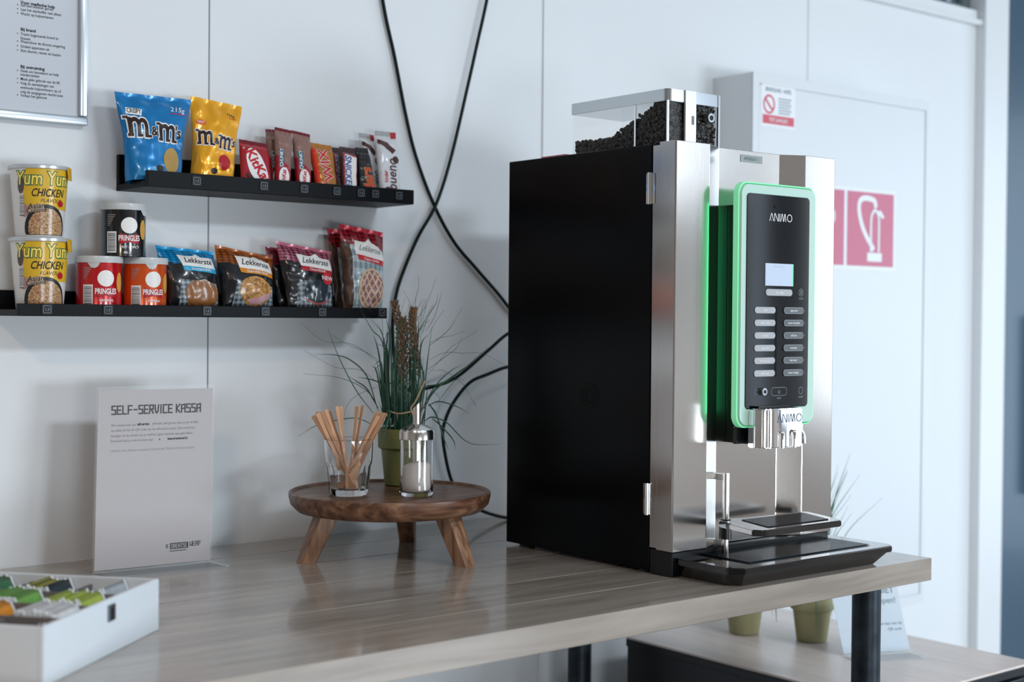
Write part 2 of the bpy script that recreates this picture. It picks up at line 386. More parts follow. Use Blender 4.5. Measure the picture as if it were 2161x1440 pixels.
# ================================================================ picture ledges on the wall
def ledge(x0, x1, z0, zlip, zback, tags, label):
    t = thing('wall_ledge', ((x0+x1)/2, WY, z0), label, 'shelf', 'black wall ledges')
    obj('ledge_base', box(BM(), x0, x1, 2.139, WY, z0, z0+.010), M_blk, t)
    obj('back_panel', box(BM(), x0, x1, 2.239, WY, z0+.010, zback, .0008, 1), M_blk, t)
    obj('front_lip', box(BM(), x0, x1, 2.13, 2.139, z0, zlip, .0008, 1), M_blk, t)
    for x in tags:
        zc = (z0+zlip)/2+.001
        bm = box(BM(), x-.0085, x+.0085, 2.1288, 2.13, zc-.0085, zc+.0085, .0003, 1)
        p = obj('price_tag', bm, M_tagp, t)
        a = A_ring(rrect(x-.0062, x+.0062, zc-.0058, zc+.0058, .002, 4), .0006)
        A_text('1,5', .0062, x, zc-.0022, bm=a)
        decal('tag_print', a, lambda u, v: Vector((u, 2.1285, v)), M_tagi, p)
    return t
ledge(.982, 1.5008, 1.509, 1.535, 1.569, [1.0675, 1.1915, 1.2698, 1.3358, 1.3861, 1.4162, 1.4675], 'upper black wall ledge holding candy bags and chocolate bars')
ledge(.775, 1.4435, 1.3005, 1.3195, 1.341, [.8191, .9167, 1.0872, 1.1955, 1.3074, 1.4322], 'lower black wall ledge holding noodle cups, chip cans and cookies')
ZU, ZL = 1.5195, 1.311

# ================================================================ bags and bars
class Pack:
    def __init__(s, name, corners, T, mats, label, cat, group=None, style='pillow', zone=None, seed=0, wr=.0016, waist=0.0, rough_top=.004, nx=30, ny=40):
        BL, BR, TR, TL = [Vector(c) for c in corners]; s.c = (BL, BR, TR, TL); s.T = T; s.style = style; s.seed = seed; s.wr = wr; s.waist = waist
        s.w = ((BR-BL).length+(TR-TL).length)/2; s.h = ((TL-BL).length+(TR-BR).length)/2; s.H = s.h/s.w
        n = (BR-BL).cross(TL-BL).normalized(); s.n = n if n.y < 0 else -n
        # the wrapper must stand on its shelf: shift so the bulge stays clear of the wall
        s.root = thing(name, ((BL+BR)/2).to_tuple(), label, cat, group)
        bm = BM(); lay = bm.loops.layers.uv.new('UVMap')
        G = []
        for side in (1, -1):
            g = [[bm.verts.new(s.P(i/nx, j/ny, 0, side)) for i in range(nx+1)] for j in range(ny+1)]; G.append(g)
            for j in range(ny):
                for i in range(nx):
                    q = (g[j][i], g[j][i+1], g[j+1][i+1], g[j+1][i]); uvs = ((i/nx, j/ny), ((i+1)/nx, j/ny), ((i+1)/nx, (j+1)/ny), (i/nx, (j+1)/ny))
                    if side < 0: q = q[::-1]; uvs = uvs[::-1]
                    f = bm.faces.new(q)
                    for l, u in zip(f.loops, uvs): l[lay].uv = u
                    if zone: f.material_index = zone((i+.5)/nx, (j+.5)/ny)
        bmesh.ops.remove_doubles(bm, verts=bm.verts, dist=.00004)
        obj('wrapper', bm, mats, s.root, smooth=True)
    def bulge(s, u, v):
        e = max(0, 1-abs(2*u-1)**2.6)**.5
        if s.style == 'pillow':
            q = (v-.05)/.88; p = math.sin(math.pi*min(1, max(0, q)))**.45 if 0 < q < 1 else 0
        elif s.style == 'pouch':
            q = v/.93; p = (1-min(1, q)**2.4)**.6 if q < 1 else 0
        else:   # bar: flat box like wrapper with fins at the ends
            q = (v-.02)/.88; p = min(1, max(0, min(q, 1-q)*9))**.5 if 0 < q < 1 else 0
            e = max(0, 1-abs(2*u-1)**5)**.5
        return s.T/2*e*p
    def P(s, u, v, lift=0, side=1):
        BL, BR, TR, TL = s.c
        uu = .5+(u-.5)*(1-s.waist*math.sin(math.pi*min(1, v*1.05))**2)
        p = (BL*(1-uu)+BR*uu)*(1-v)+(TL*(1-uu)+TR*uu)*v
        b = s.bulge(u, v)
        k = min(1, b/(s.T*.25+1e-6))
        w = s.wr*k*(noise.noise(Vector((u*3.1+s.seed, v*3.7*s.H, s.seed*1.7+side)))*1.6+noise.noise(Vector((u*8+s.seed, v*7*s.H, side*3+s.seed)))*.6)
        pl = s.wr*.9*math.sin(u*23+s.seed)*math.exp(-((v-.9)/.10)**2)+s.wr*.7*math.sin(u*19+2*s.seed)*math.exp(-((v-.06)/.07)**2)*(s.style == 'pillow')
        return p+s.n*(side*(b+.0003)+w+pl*.8+lift)
    def art(s, name, a, m, lift=.0004, label=None, maxlen=None):
        """artwork in units of the pack's width; y from 0 at the bottom to H"""
        return decal(name, a, lambda x, y: s.P(min(1, max(0, x)), min(1, max(0, y/s.H)), lift), m, s.root, maxlen=maxlen or .07, label=label)

brown = mat('print_brown', '#2e1d1a', 0.35); red = mat('print_red', '#b3202a', 0.35); pinkred = mat('print_bright_red', '#c9262f', 0.35)
cream = mat('print_cream', '#f1efec', 0.35)
blue = mat('foil_blue', '#0b78b8', 0.26, 0.25, coat=.4); yellow = mat('foil_yellow', '#f2ab1c', 0.26, 0.25, coat=.4)
crim = mat('wrapper_red', '#a51d2b', 0.3, .1, coat=.3)

# big candy pouches
def mm_text(P, x0, y0, k):
    for off, mm, lf in ((.060, cream, .0006), (.022, brown, .0011)):
        a = BM(); e_ = 0 if mm is brown else .012
        for xx, kk, yy in ((x0, k, y0), (x0+k*.78, k*.92, y0-.05)):       # m with slab serifs
            A_text('m', kk, xx, yy, 'LEFT', off, 0, .70, -.05, a)
            for q in (.0, .235, .47): A_rect(xx+kk*q-e_, xx+kk*(q+.13)+e_, yy-.012-e_-kk*q*.05, yy+.028+e_-kk*q*.05, a)
            A_rect(xx-kk*.03-e_, xx+kk*.08+e_, yy+kk*.43-e_, yy+kk*.50+e_, a)
        A_text('&', k*.34, x0+k*.60, y0+k*.02, 'LEFT', off, 0, .85, 0, a)
        A_text("'s", k*.42, x0+k*1.27, y0+k*.02, 'LEFT', off, 0, .8, 0, a)
        P.art('outline' if mm is cream else 'lettering', a, mm, lf, maxlen=.05)
P = Pack('candy_bag', [(.9678, 2.178, ZU), (1.0617, 2.178, ZU), (1.0911, 2.197, 1.6649), (.9548, 2.197, 1.6645)], .044, [blue], 'large blue pouch of chocolate candies, leftmost on the upper ledge', 'candy bag', style='pouch', seed=1, wr=.0026, waist=.08)
mm_text(P, .04, P.H*.50, .58)
P.art('banner', A_poly([(.07, P.H*.75), (.28, P.H*.735), (.30, P.H*.81), (.09, P.H*.825)]), cream, .0005)
P.art('lettering', A_text('CRISPY', .10, .185, P.H*.76, bold=.01, rot=-.06, wx=.6), brown, .0009)
P.art('lettering', A_text('215g', .105, .80, P.H*.82, rot=-.05), M_whiteink, .0006)
P.art('stripe', A_rect(.69, .93, P.H*.80-.012, P.H*.80), pinkred, .0006)
P.art('candy_print', A_ell(.40, .13, .085, .06), mat('print_candy_blue', '#2a9bd6', .3), .0005)
P.art('candy_print', A_ell(.50, .17, .07, .05), brown, .0007)
P.art('candy_print', A_ell(.20, .09, .06, .035), mat('print_candy_blue'), .0005)
P.art('candy_print', A_ell(.72, .30, .15, .19), mat('print_tan', '#b3904e', .35), .0005)
P.art('candy_print', A_ell(.70, .07, .05, .04), cream, .0006)
P = Pack('candy_bag', [(1.08, 2.178, ZU), (1.1571, 2.178, ZU), (1.1857, 2.199, 1.6631), (1.091, 2.199, 1.6718)], .040, [yellow], 'yellow pouch of chocolate candies beside the blue one on the upper ledge', 'candy bag', style='pouch', seed=4.3, wr=.0035, waist=.08)
mm_text(P, .05, P.H*.46, .58)
P.art('badge', A_ell(.15, P.H*.71, .10, .055), mat('print_orange_red', '#dd5a2b', .4), .0005)
P.art('lettering', A_text('PEANUT', .07, .15, P.H*.70, wx=.6), M_whiteink, .0008)
P.art('lettering', A_text('150g', .10, .76, P.H*.83, rot=-.05), brown, .0006)
P.art('stripe', A_rect(.70, .88, P.H*.81-.012, P.H*.81), pinkred, .0006)
P.art('candy_print', A_ell(.66, .47, .15, .16), red, .0005)
P.art('candy_print', A_ell(.42, .27, .09, .06), brown, .0005)
P.art('candy_print', A_ell(.50, .10, .11, .075), mat('print_yellow', '#f7cf3a', .3), .0006)
P.art('candy_print', A_ell(.62, .14, .06, .05), red, .0007)
P.art('candy_print', A_ell(.74, .06, .07, .06), mat('print_greyblue', '#9db4c8', .3), .0007)
P.art('seal_print', A_rect(.22, .35, .04, .13), cream, .0007)

# wafer fingers, red
P = Pack('chocolate_bar', [(1.1681, 2.165, ZU), (1.2275, 2.165, ZU), (1.2367, 2.20, 1.6031), (1.1815, 2.20, 1.6074)], .014, [crim, mat('wrapper_dark_red', '#6d1420', .35)], 'short wide red wafer bar wrapper right of the yellow pouch', 'chocolate bar', style='bar', zone=lambda u, v: 1 if v > .93 else 0, seed=2, wr=.0008)
e = A_poly([(.50+.30*math.cos(a)-.16*math.sin(a)*1.0, P.H*.43+.62*math.sin(a)*1.0+.02*math.cos(a)) for a in [2*math.pi*i/36 for i in range(36)]])
P.art('oval', e, M_whiteink, .0005)
P.art('lettering', A_text('KitKat', .46, .40, P.H*.40, bold=.03, rot=-1.10), pinkred, .0009)
P.art('lettering', A_text('x', .14, .10, P.H*.78), M_whiteink, .0006)
P.art('chocolate_print', A_poly([(.10, .42), (.17, .50), (.55, .10), (.48, .02)]), mat('print_choc', '#4b2a22', .4), .0012)
# chunky bars
def chunky(corners, label, seed):
    P = Pack('chocolate_bar', corners, .016, [mat('wrapper_taupe', '#8f6a60', .35, coat=.3), crim, mat('wrapper_dark_red')], label, 'chocolate bar', 'chunky wafer bars', 'bar', zone=lambda u, v: 2 if v > .95 else (0 if v > .55-.25*u else 1), seed=seed, wr=.0009)
    P.art('panel', A_rect(.12, .42, P.H*.36, P.H*.64), mat('print_teal', '#1e5f78', .35), .0005)
    P.art('lettering', A_text('CHUNKY', .30, .36, P.H*.50, bold=.015, rot=1.5708, wx=.9), M_whiteink, .0009)
    P.art('oval', A_ell(.45, P.H*.20, .34, P.H*.155), M_whiteink, .0005)
    P.art('lettering', A_text('KitKat', .34, .52, P.H*.20, bold=.03, rot=1.5708-.1), pinkred, .0009)
    return P
chunky([(1.2409, 2.196, ZU), (1.2661, 2.196, ZU), (1.2763, 2.222, 1.6329), (1.2451, 2.222, 1.6326)], 'chunky wafer bar standing behind, mostly hidden by another one', 3)
chunky([(1.2339, 2.165, ZU), (1.2608, 2.165, ZU), (1.2857, 2.20, 1.6309), (1.2515, 2.20, 1.6345)], 'tall chunky wafer bar, left of the front two on the upper ledge', 5)
chunky([(1.2767, 2.165, ZU), (1.3039, 2.165, ZU), (1.3224, 2.20, 1.6275), (1.2857, 2.20, 1.6318)], 'tall chunky wafer bar, right of the front two on the upper ledge', 9)
# caramel finger bar, gold and red
P = Pack('chocolate_bar', [(1.3174, 2.165, ZU), (1.3581, 2.165, ZU), (1.3649, 2.195, 1.610), (1.3177, 2.195, 1.6128)], .016, [mat('foil_gold', '#b5762f', .3, .3, coat=.3), mat('wrapper_orange_red', '#d9391d', .35)], 'gold biscuit bar with large red letters on the upper ledge', 'chocolate bar', style='bar', zone=lambda u, v: 1 if (u < .16 and v < .9) else 0, seed=6, wr=.001)
for off, mm, lf in ((.05, cream, .0005), (.02, pinkred, .0009)):
    P.art('outline' if mm is cream else 'lettering', A_text('TWIX', .62, .84, .12, 'LEFT', off, 0, 1.12, 1.5708+.12), mm, lf, maxlen=.06)
# nut bars
dk = mat('wrapper_brown', '#3c1f20', .32, coat=.3); nut_b = mat('print_blue', '#1e4f9c', .35)
def nutbar(corners, label, seed, hid=False):
    P = Pack('chocolate_bar', corners, .016, [dk, mat('wrapper_white_pink', '#d9c9d0', .35)], label, 'chocolate bar', 'brown nut bars', 'bar', zone=lambda u, v: 0, seed=seed, wr=.001)
    P.art('panel', A_poly([(.06, .03), (.86, .03), (.94, P.H*.80), (.10, P.H*.86)]), mat('wrapper_red_line', '#a8404c', .35), .0004)
    P.art('panel', A_poly([(.14, .05), (.80, .05), (.88, P.H*.76), (.18, P.H*.82)]), cream, .0007)
    P.art('lettering', A_text('SNICKERS', .50, .20, P.H*.80, 'LEFT', .025, .2, .98, -1.5708-.02), nut_b, .0010)
nutbar([(1.3746, 2.196, ZU), (1.3958, 2.196, ZU), (1.4027, 2.222, 1.6114), (1.3774, 2.222, 1.6119)], 'brown nut bar in the back row, peeking between gold bar and front nut bar', 7)
nutbar([(1.3683, 2.165, ZU), (1.3991, 2.165, ZU), (1.415, 2.192, 1.6089), (1.3786, 2.192, 1.6102)], 'brown nut bar in front with blue lettering on a white panel', 8)
P = Pack('chocolate_bar', [(1.4036, 2.165, ZU), (1.4420, 2.165, ZU), (1.4396, 2.192, 1.6118), (1.4129, 2.192, 1.6113)], .016, [mat('wrapper_black', '#141113', .3, coat=.4)], 'black chocolate bar with orange red lettering on the upper ledge', 'chocolate bar', style='bar', seed=10, wr=.001)
P.art('outline', A_text('Mars', .92, .92, .10, 'LEFT', .035, .15, .88, 1.5708+.10), mat('print_gold', '#e6a35a', .35), .0005, maxlen=.06)
P.art('lettering', A_text('Mars', .92, .92, .10, 'LEFT', .012, .15, .88, 1.5708+.10), mat('print_orange', '#c9431f', .35), .0009, maxlen=.06)
whi = mat('wrapper_white', '#d9dade', .3, coat=.3); choc = mat('print_choc')
def hazel(corners, label, seed):
    P = Pack('chocolate_bar', corners, .018, [whi, mat('wrapper_greywhite', '#a9a9ab', .4)], label, 'chocolate bar', 'white hazelnut bars', 'bar', zone=lambda u, v: 1 if v > .93 else 0, seed=seed, wr=.0014)
    P.art('chocolate_print', A_poly([(.02, P.H*.86), (.45, P.H*.80), (.80, P.H*.70), (.62, P.H*.64), (.30, P.H*.74), (.02, P.H*.80)]), choc, .0005)
    P.art('chocolate_print', A_ell(.78, P.H*.56, .16, P.H*.055), choc, .0006)
    P.art('chocolate_print', A_ell(.26, P.H*.10, .16, P.H*.05), choc, .0006)
    P.art('lettering', A_text('bueno', .62, .70, P.H*.10, 'LEFT', .01, .1, .9, 1.5708-.05), choc, .0009)
    P.art('lettering', A_text('kinder', .22, .30, P.H*.22, 'LEFT', .02, 0, .9, 1.5708), mat('print_orange'), .0009)
    P.art('tab', A_rect(.72, .98, P.H*.90, P.H*.995), red, .0006)
hazel([(1.4506, 2.196, ZU), (1.4738, 2.196, ZU), (1.4728, 2.222, 1.6416), (1.4394, 2.222, 1.6431)], 'white hazelnut bar in the back row, partly hidden by its twin', 11)
hazel([(1.4514, 2.165, ZU), (1.4937, 2.165, ZU), (1.5060, 2.198, 1.6466), (1.4594, 2.198, 1.6464)], 'white hazelnut bar in front at the right end of the upper ledge', 12)

# biscuit bags on the lower ledge
dark = mat('wrapper_charcoal', '#1b1b1f', .25, .1, coat=.4)
M_wafer = uvpat('print_waffle', 'waffle', ['#a9713f', '#7c4a26'], (11, 11))
M_checks = uvpat('print_greychecks', 'plaid', ['#9aa7ad', '#3a444a'], (9, 6))
def biscuit(corners, c1, c2, accent, label, seed, product, kind, T=.045, hidden=False, group='biscuit bags', back='back'):
    pl = uvpat('plaid_'+c1+c2, 'plaid', [c1, c2], (11, 22), rough=.28, metal=.1)
    P = Pack('biscuit_bag', corners, T, [dark, pl, mat('seal_'+c1, c1, .3, .1, coat=.3)], label, 'biscuit bag', group, 'pillow', zone=lambda u, v: 2 if v > .955 else (1 if v > .68-.1*(u-.5) else 0), seed=seed, wr=.003, rough_top=.003)
    acc = mat('accent_'+accent, accent, .35)
    H = P.H
    P.art('cloth_print', A_poly([(.14, .03), (.96, .03), (.90, H*.40), (.22, H*.45)]), M_checks, .0005)
    y0 = H*.66
    P.art('name_panel', A_poly([(.30, y0), (.93, y0-.02), (.90, y0+.20), (.70, y0+.205), (.62, y0+.26), (.54, y0+.205), (.27, y0+.21)]), cream, .0009)
    P.art('stripe', A_poly([(.31, y0-.085), (.93, y0-.105), (.93, y0-.02), (.30, y0)]), acc, .0009)
    P.art('lettering', A_text('Lekkersté', .155, .60, y0+.06, bold=.008, shear=.35, wx=.82), M_ink, .0013)
    P.art('lettering', A_text(product, .07, .62, y0-.07, bold=.01), M_whiteink, .0013)
    if kind == 'stroop':
        P.art('biscuit_print', A_ell(.60, H*.17, .31, .20), M_wafer, .0009)
        P.art('biscuit_print', A_ell(.60, H*.17+.075, .325, .225), mat('print_biscuit_edge', '#7a4d2b', .4), .0012)
        P.art('biscuit_print', A_ell(.60, H*.17+.085, .315, .215), M_wafer, .0015)
    elif kind == 'koek':
        mt = uvpat('print_almond', 'mottle', ['#7a4a22', '#c08a4a', '#d9ab6c'], (5, 5))
        P.art('biscuit_print', A_ell(.57, H*.30, .31, .24), mt, .0010)
        P.art('filling_print', A_poly([(.40, .17), (.60, .20), (.84, .30), (.86, .22), (.66, .10), (.50, .09)]), mat('print_pink', '#c99aa0', .35), .0014)
    elif kind == 'choc':
        P.art('biscuit_print', A_ell(.60, H*.28, .29, .22), mat('print_darkcake', '#2f3a44', .25, coat=.5), .0010)
        P.art('filling_print', A_poly([(.34+.52*t, H*.28-.14-.08*math.sin(math.pi*t)) for t in [i/10 for i in range(11)]]+[(.86-.52*t, H*.28-.11-.075*math.sin(math.pi*(1-t))) for t in [i/10 for i in range(11)]]), mat('print_salmon', '#b4605e', .35), .0013)
        P.art('badge', A_ell(.80, H*.50, .115, .115), pinkred, .0017)
        P.art('lettering', A_text('NEW', .11, .80, H*.475, bold=.015), M_whiteink, .0021)
    return P
biscuit([(1.0455, 2.178, ZL), (1.1346, 2.178, ZL), (1.1368, 2.205, 1.4121), (1.0299, 2.205, 1.4192)], '#1a93c9', '#0d5e92', '#2aa3cf', 'bag of syrup waffles with light blue checked top on the lower ledge', 1.5, 'Stroopwafels', 'stroop')
biscuit([(1.1422, 2.178, ZL), (1.2382, 2.178, ZL), (1.2501, 2.205, 1.4062), (1.1394, 2.205, 1.4242)], '#a5561c', '#4a2412', '#d98a2a', 'bag of filled biscuits with orange and brown checked top on the lower ledge', 3.7, 'Gevulde koek', 'koek')
biscuit([(1.2654, 2.20, ZL), (1.3556, 2.20, ZL), (1.3586, 2.222, 1.4173), (1.2461, 2.222, 1.4258)], '#8f1f35', '#3c0e18', '#b3202a', 'checked dark red biscuit bag in the back row, only its left edge showing', 5.2, 'Kaneelkoek', 'koek', T=.018)
biscuit([(1.2667, 2.172, ZL), (1.3555, 2.172, ZL), (1.366, 2.196, 1.420), (1.2527, 2.196, 1.435)], '#c46a80', '#3a1a24', '#b3202a', 'pink and black checked bag with a round red badge on the lower ledge', 6.1, 'Chocokoek', 'choc', T=.034)
# tall lattice biscuit bags
def tall_bag(corners, label, seed, T):
    pl = uvpat('plaid_deepred', 'plaid', ['#a81c2c', '#4a0f18'], (10, 18), rough=.28, metal=.1)
    lt = uvpat('print_lightchecks', 'plaid', ['#c3d0d6', '#7f919b'], (8, 7))
    P = Pack('biscuit_bag', corners, T, [lt, pl, mat('seal_red', '#b81f33', .3, .1), mat('wrapper_brownprint', '#4a3226', .35, var=.6, vscale=60)], label, 'biscuit bag', 'tall biscuit bags', 'pillow', zone=lambda u, v: 2 if v > .95 else (1 if v > .80-.10*u else (3 if u < .16 else 0)), seed=seed, wr=.0035)
    H = P.H
    P.art('name_panel', A_poly([(.26, H*.66), (.95, H*.62), (.95, H*.75), (.66, H*.82), (.58, H*.87), (.50, H*.82), (.24, H*.82)]), cream, .0008)
    P.art('lettering', A_text('Lekkersté', .17, .61, H*.71, bold=.006, shear=.35, wx=.8, rot=-.06), M_inkgrey, .0012)
    P.art('stripe', A_poly([(.30, H*.60), (.95, H*.56), (.95, H*.62), (.30, H*.665)]), pinkred, .0009)
    P.art('lettering', A_text('Cake rondo', .08, .62, H*.595, bold=.01, rot=-.06), M_whiteink, .0013)
    P.art('biscuit_print', A_ell(.62, H*.27, .33, .42), mat('print_jam', '#9c6c78', .4), .0008)
    a = BM()
    for k in range(-4, 5):
        for sg in (1, -1):
            # lattice strips clipped to the pie
            cx = .62+k*.15; pts = []
            L = []
            for q in range(-20, 21):
                t = q*.03; x = cx+sg*t*.62; y = H*.27+t
                if ((x-.62)/.31)**2+((y-H*.27)/.40)**2 < 1: L.append((x, y))
            if len(L) > 2:
                for (xa, ya), (xb, yb) in zip(L, L[1:]): A_poly([(xa-.022, ya), (xa+.022, ya), (xb+.022, yb), (xb-.022, yb)], a)
    P.art('lattice_print', a, mat('print_crust', '#dcc0a0', .4), .0012)
    P.art('lattice_print', A_ring([(.62+.34*math.cos(t), H*.27+.43*math.sin(t)) for t in [2*math.pi*i/40 for i in range(40)]], .04), mat('print_crust'), .0015)
tall_bag([(1.3850, 2.206, ZL), (1.4640, 2.206, ZL), (1.4700, 2.226, 1.4643), (1.3745, 2.226, 1.4633)], 'tall lattice pie biscuit bag in the back row behind its twin', 2.2, .010)
tall_bag([(1.3789, 2.166, ZL), (1.4574, 2.166, ZL), (1.4720, 2.188, 1.459), (1.3763, 2.188, 1.4709)], 'tall bag with lattice pie print in front at the right end of the lower ledge', 8.4, .030)

# ================================================================ noodle cups and chip cans
def cylmap(cx, cy, rf, a0, lift=.0003):
    """x along the wall of a round thing (metres, 0 faces a0), y = height; rf(z) gives the radius"""
    def f(x, y):
        r = rf(y)+lift; a = a0+x/rf(y)
        return Vector((cx+r*math.cos(a), cy+r*math.sin(a), y))
    return f
def facing(cx, cy): return math.atan2(-cy, -cx)      # angle of the side turned to the room
def clip_low(bm, z):
    for v in bm.verts: v.co.y = max(v.co.y, z)
    bmesh.ops.remove_doubles(bm, verts=bm.verts, dist=1e-5); return bm
def noodle_cup(cx, cy, z0, turn, label):
    t = thing('noodle_cup', (cx, cy, z0), label, 'noodle cup', 'chicken noodle cups'); h = .110
    rf = lambda z: .0355+(.0445-.0355)*(z-z0)/h
    obj('cup_body', lathe(BM(), [(.030, z0+.003), (.034, z0), (.0355, z0+.002), (rf(z0+h-.004), z0+h-.004)], cx, cy, 48, True, False), mat('cup_paper', '#e5e3de', .35, coat=.3), t, smooth=40)
    lid = lathe(BM(), [(.044, z0+h-.006), (.0470, z0+h-.005), (.0475, z0+h-.001), (.0455, z0+h+.001), (.0430, z0+h-.0005)], cx, cy, 48, False, True)
    l = obj('foil_lid', lid, mat('foil_lid_white', '#ccd0d4', .25, .3), t, smooth=40)
    a = facing(cx, cy)+turn
    f = cylmap(cx, cy, rf, a)
    tab = BM(); A_poly([(-.012, 0), (.012, 0), (.009, -.020), (-.009, -.020)], tab)
    decal('pull_tab', tab, lambda x, y: Vector((cx+(.0478+.0008*(-y*50))*math.cos(a+1.25+x/.047), cy+(.0478+.0008*(-y*50))*math.sin(a+1.25+x/.047), z0+h-.001+y)), mat('print_yellow_tab', '#d9a72a', .35), t, maxlen=.004)
    Z = z0
    def art(n, A, m, lf=.0003, ml=.004): decal(n, A, cylmap(cx, cy, rf, a, lf), m, t, maxlen=ml)
    art('yellow_print', A_poly([(-.026, Z+.098), (-.021, Z+.104), (.060, Z+.104), (.055, Z+.042), (-.024, Z+.045), (-.026, Z+.070)]), mat('print_cup_yellow', '#e2b62c', .35, coat=.3, var=.08, vscale=40), .0003)
    art('bowl_print', clip_low(A_ell(.010, Z+.014, .033, .036), Z+.003), mat('print_bowl', '#26292e', .35), .0006)
    art('noodle_print', clip_low(A_ell(.011, Z+.014, .028, .030), Z+.004), uvpat('print_noodles', 'mottle', ['#6e4030', '#b98f6a', '#e0c48c'], (14, 16), stops=[(.33, '#b5432a'), (.42, '#6e4030'), (.5, '#b98f6a'), (.6, '#e0c48c'), (.68, '#54602f')]), .0009)
    g = mat('print_green', '#1f6a4c', .35)
    art('outline', A_text('Yum Yum', .029, .007, Z+.080, bold=.06, shear=.1, wx=.78), g, .0006)
    art('lettering', A_text('Yum Yum', .029, .007, Z+.080, bold=.012, shear=.1, wx=.78), mat('print_pale_yellow', '#ffe36a', .35), .0009)
    art('lettering', A_text('CHICKEN', .017, .013, Z+.062, bold=.015, shear=.3, wx=.72), M_ink, .0006)
    art('lettering', A_text('FLAVOUR', .008, .018, Z+.053, shear=.3), M_ink, .0006)
    art('plaque', A_poly([(-.018, Z+.036), (.006, Z+.040), (.006, Z+.051), (-.016, Z+.049)]), mat('print_plaque', '#b79f8a', .4), .0011)
    art('lettering', A_text('Asian', .0115, -.005, Z+.0435, rot=.1, shear=.2), M_ink, .0014)
    art('lettering', A_text('Cuisine', .0100, -.005, Z+.0375, rot=.1, shear=.2), M_ink, .0014)
    art('garlic_print', A_ell(-.023, Z+.040, .006, .010), mat('print_garlic', '#b08a84', .4), .0005)
    art('garlic_print', A_ell(-.030, Z+.080, .006, .014), mat('print_jar', '#5b4d4f', .4), .0005)
    art('garlic_print', A_ell(.034, Z+.052, .006, .005), red, .0008)
    barcode(art, -.032, Z+.032, .008, .032)
    return t
M_bar = uvpat('barcode_print', 'bars', ['#e6e6e6', '#2a2a2e'], (1, 34), rough=.5)
def barcode(art, x, z, w_, h_):
    art('barcode', A_rect(x, x+w_, z, z+h_), M_bar, .0006)
noodle_cup(.830, 2.188, ZL, -.02, 'yellow noodle cup standing directly on the lower ledge')
noodle_cup(.829, 2.188, ZL+.1112, .02, 'yellow noodle cup stacked on top of the other noodle cup')
def chip_can(cx, cy, z0, colour, word, turn, tab, label):
    t = thing('chip_can', (cx, cy, z0), label, 'chip can', 'small chip cans'); h = .0855; R = .0355
    body = mat('can_'+colour, colour, .22, .2, coat=.6)
    obj('can_body', lathe(BM(), [(.033, z0+.0015), (.0362, z0), (.0362, z0+.0015), (R, z0+.003), (R, z0+h-.009), (.0345, z0+h-.009)], cx, cy, 48, True, True), body, t, smooth=35)
    obj('can_lid', lathe(BM(), [(.0360, z0+h-.0105), (.0378, z0+h-.0105), (.0380, z0+h-.003), (.0372, z0+h), (.0355, z0+h), (.0345, z0+h-.0015)], cx, cy, 48, False, True), mat('lid_translucent_white', '#d5d9da', .25, trans=.15), t, smooth=35)
    a = facing(cx, cy)+turn
    def art(n, A, m, lf=.0003, ml=.004): decal(n, A, cylmap(cx, cy, lambda z: R, a, lf), m, t, maxlen=ml)
    decal('lid_tab', A_poly([(tab-.011, z0+h-.009), (tab+.011, z0+h-.009), (tab+.007, z0+h-.017), (tab+.002, z0+h-.0195), (tab-.004, z0+h-.018)]), cylmap(cx, cy, lambda z: .0362, a, .0006), mat('lid_translucent_white'), t, maxlen=.004)
    art('oval_badge', A_ell(.0, z0+.050, .0135, .0130), cream, .0004)
    art('ribbon', A_poly([(-.0150, z0+.037), (0, z0+.0335), (.0150, z0+.037), (.0165, z0+.020), (0, z0+.0235), (-.0165, z0+.020)]), red, .0007)
    art('lettering', A_text('PRINGLES', .0122, 0, z0+.0255, bold=.025, wx=.66), cream, .0011)
    art('lettering', A_text(word, .0052, .001, z0+.0135, bold=.02), cream, .0006)
    art('lettering', A_text('40 g', .0062, -.004, z0+.0045, bold=.02), M_ink if colour != '#15161a' else cream, .0006)
    art('barcode', A_rect(-.037, -.0205, z0+.006, z0+.040), cream, .0004)
    art('barcode', A_rect(-.0355, -.0220, z0+.009, z0+.038), M_bar, .0007)
    art('chip_print', A_ell(.026, z0+.044, .007, .016), mat('print_chip', '#d7a44c', .4), .0005)
    for k in range(7): art('small_print', A_rect(-.036, -.022-k*.0016, z0+.066-k*.0028, z0+.0672-k*.0028), mat('print_small', '#9a8f8f', .5), .0004)
chip_can(.927, 2.190, ZL, '#c0141c', 'ORIGINAL', .32, -.020, 'red chip can on the lower ledge, left can under the black one')
chip_can(1.005, 2.190, ZL, '#d9541a', 'PAPRIKA', .42, -.004, 'orange chip can on the lower ledge, right can under the black one')
chip_can(.968, 2.190, ZL+.0858, '#15161a', 'HOT & SPICY', .28, .030, 'black chip can stacked on the red and orange cans')

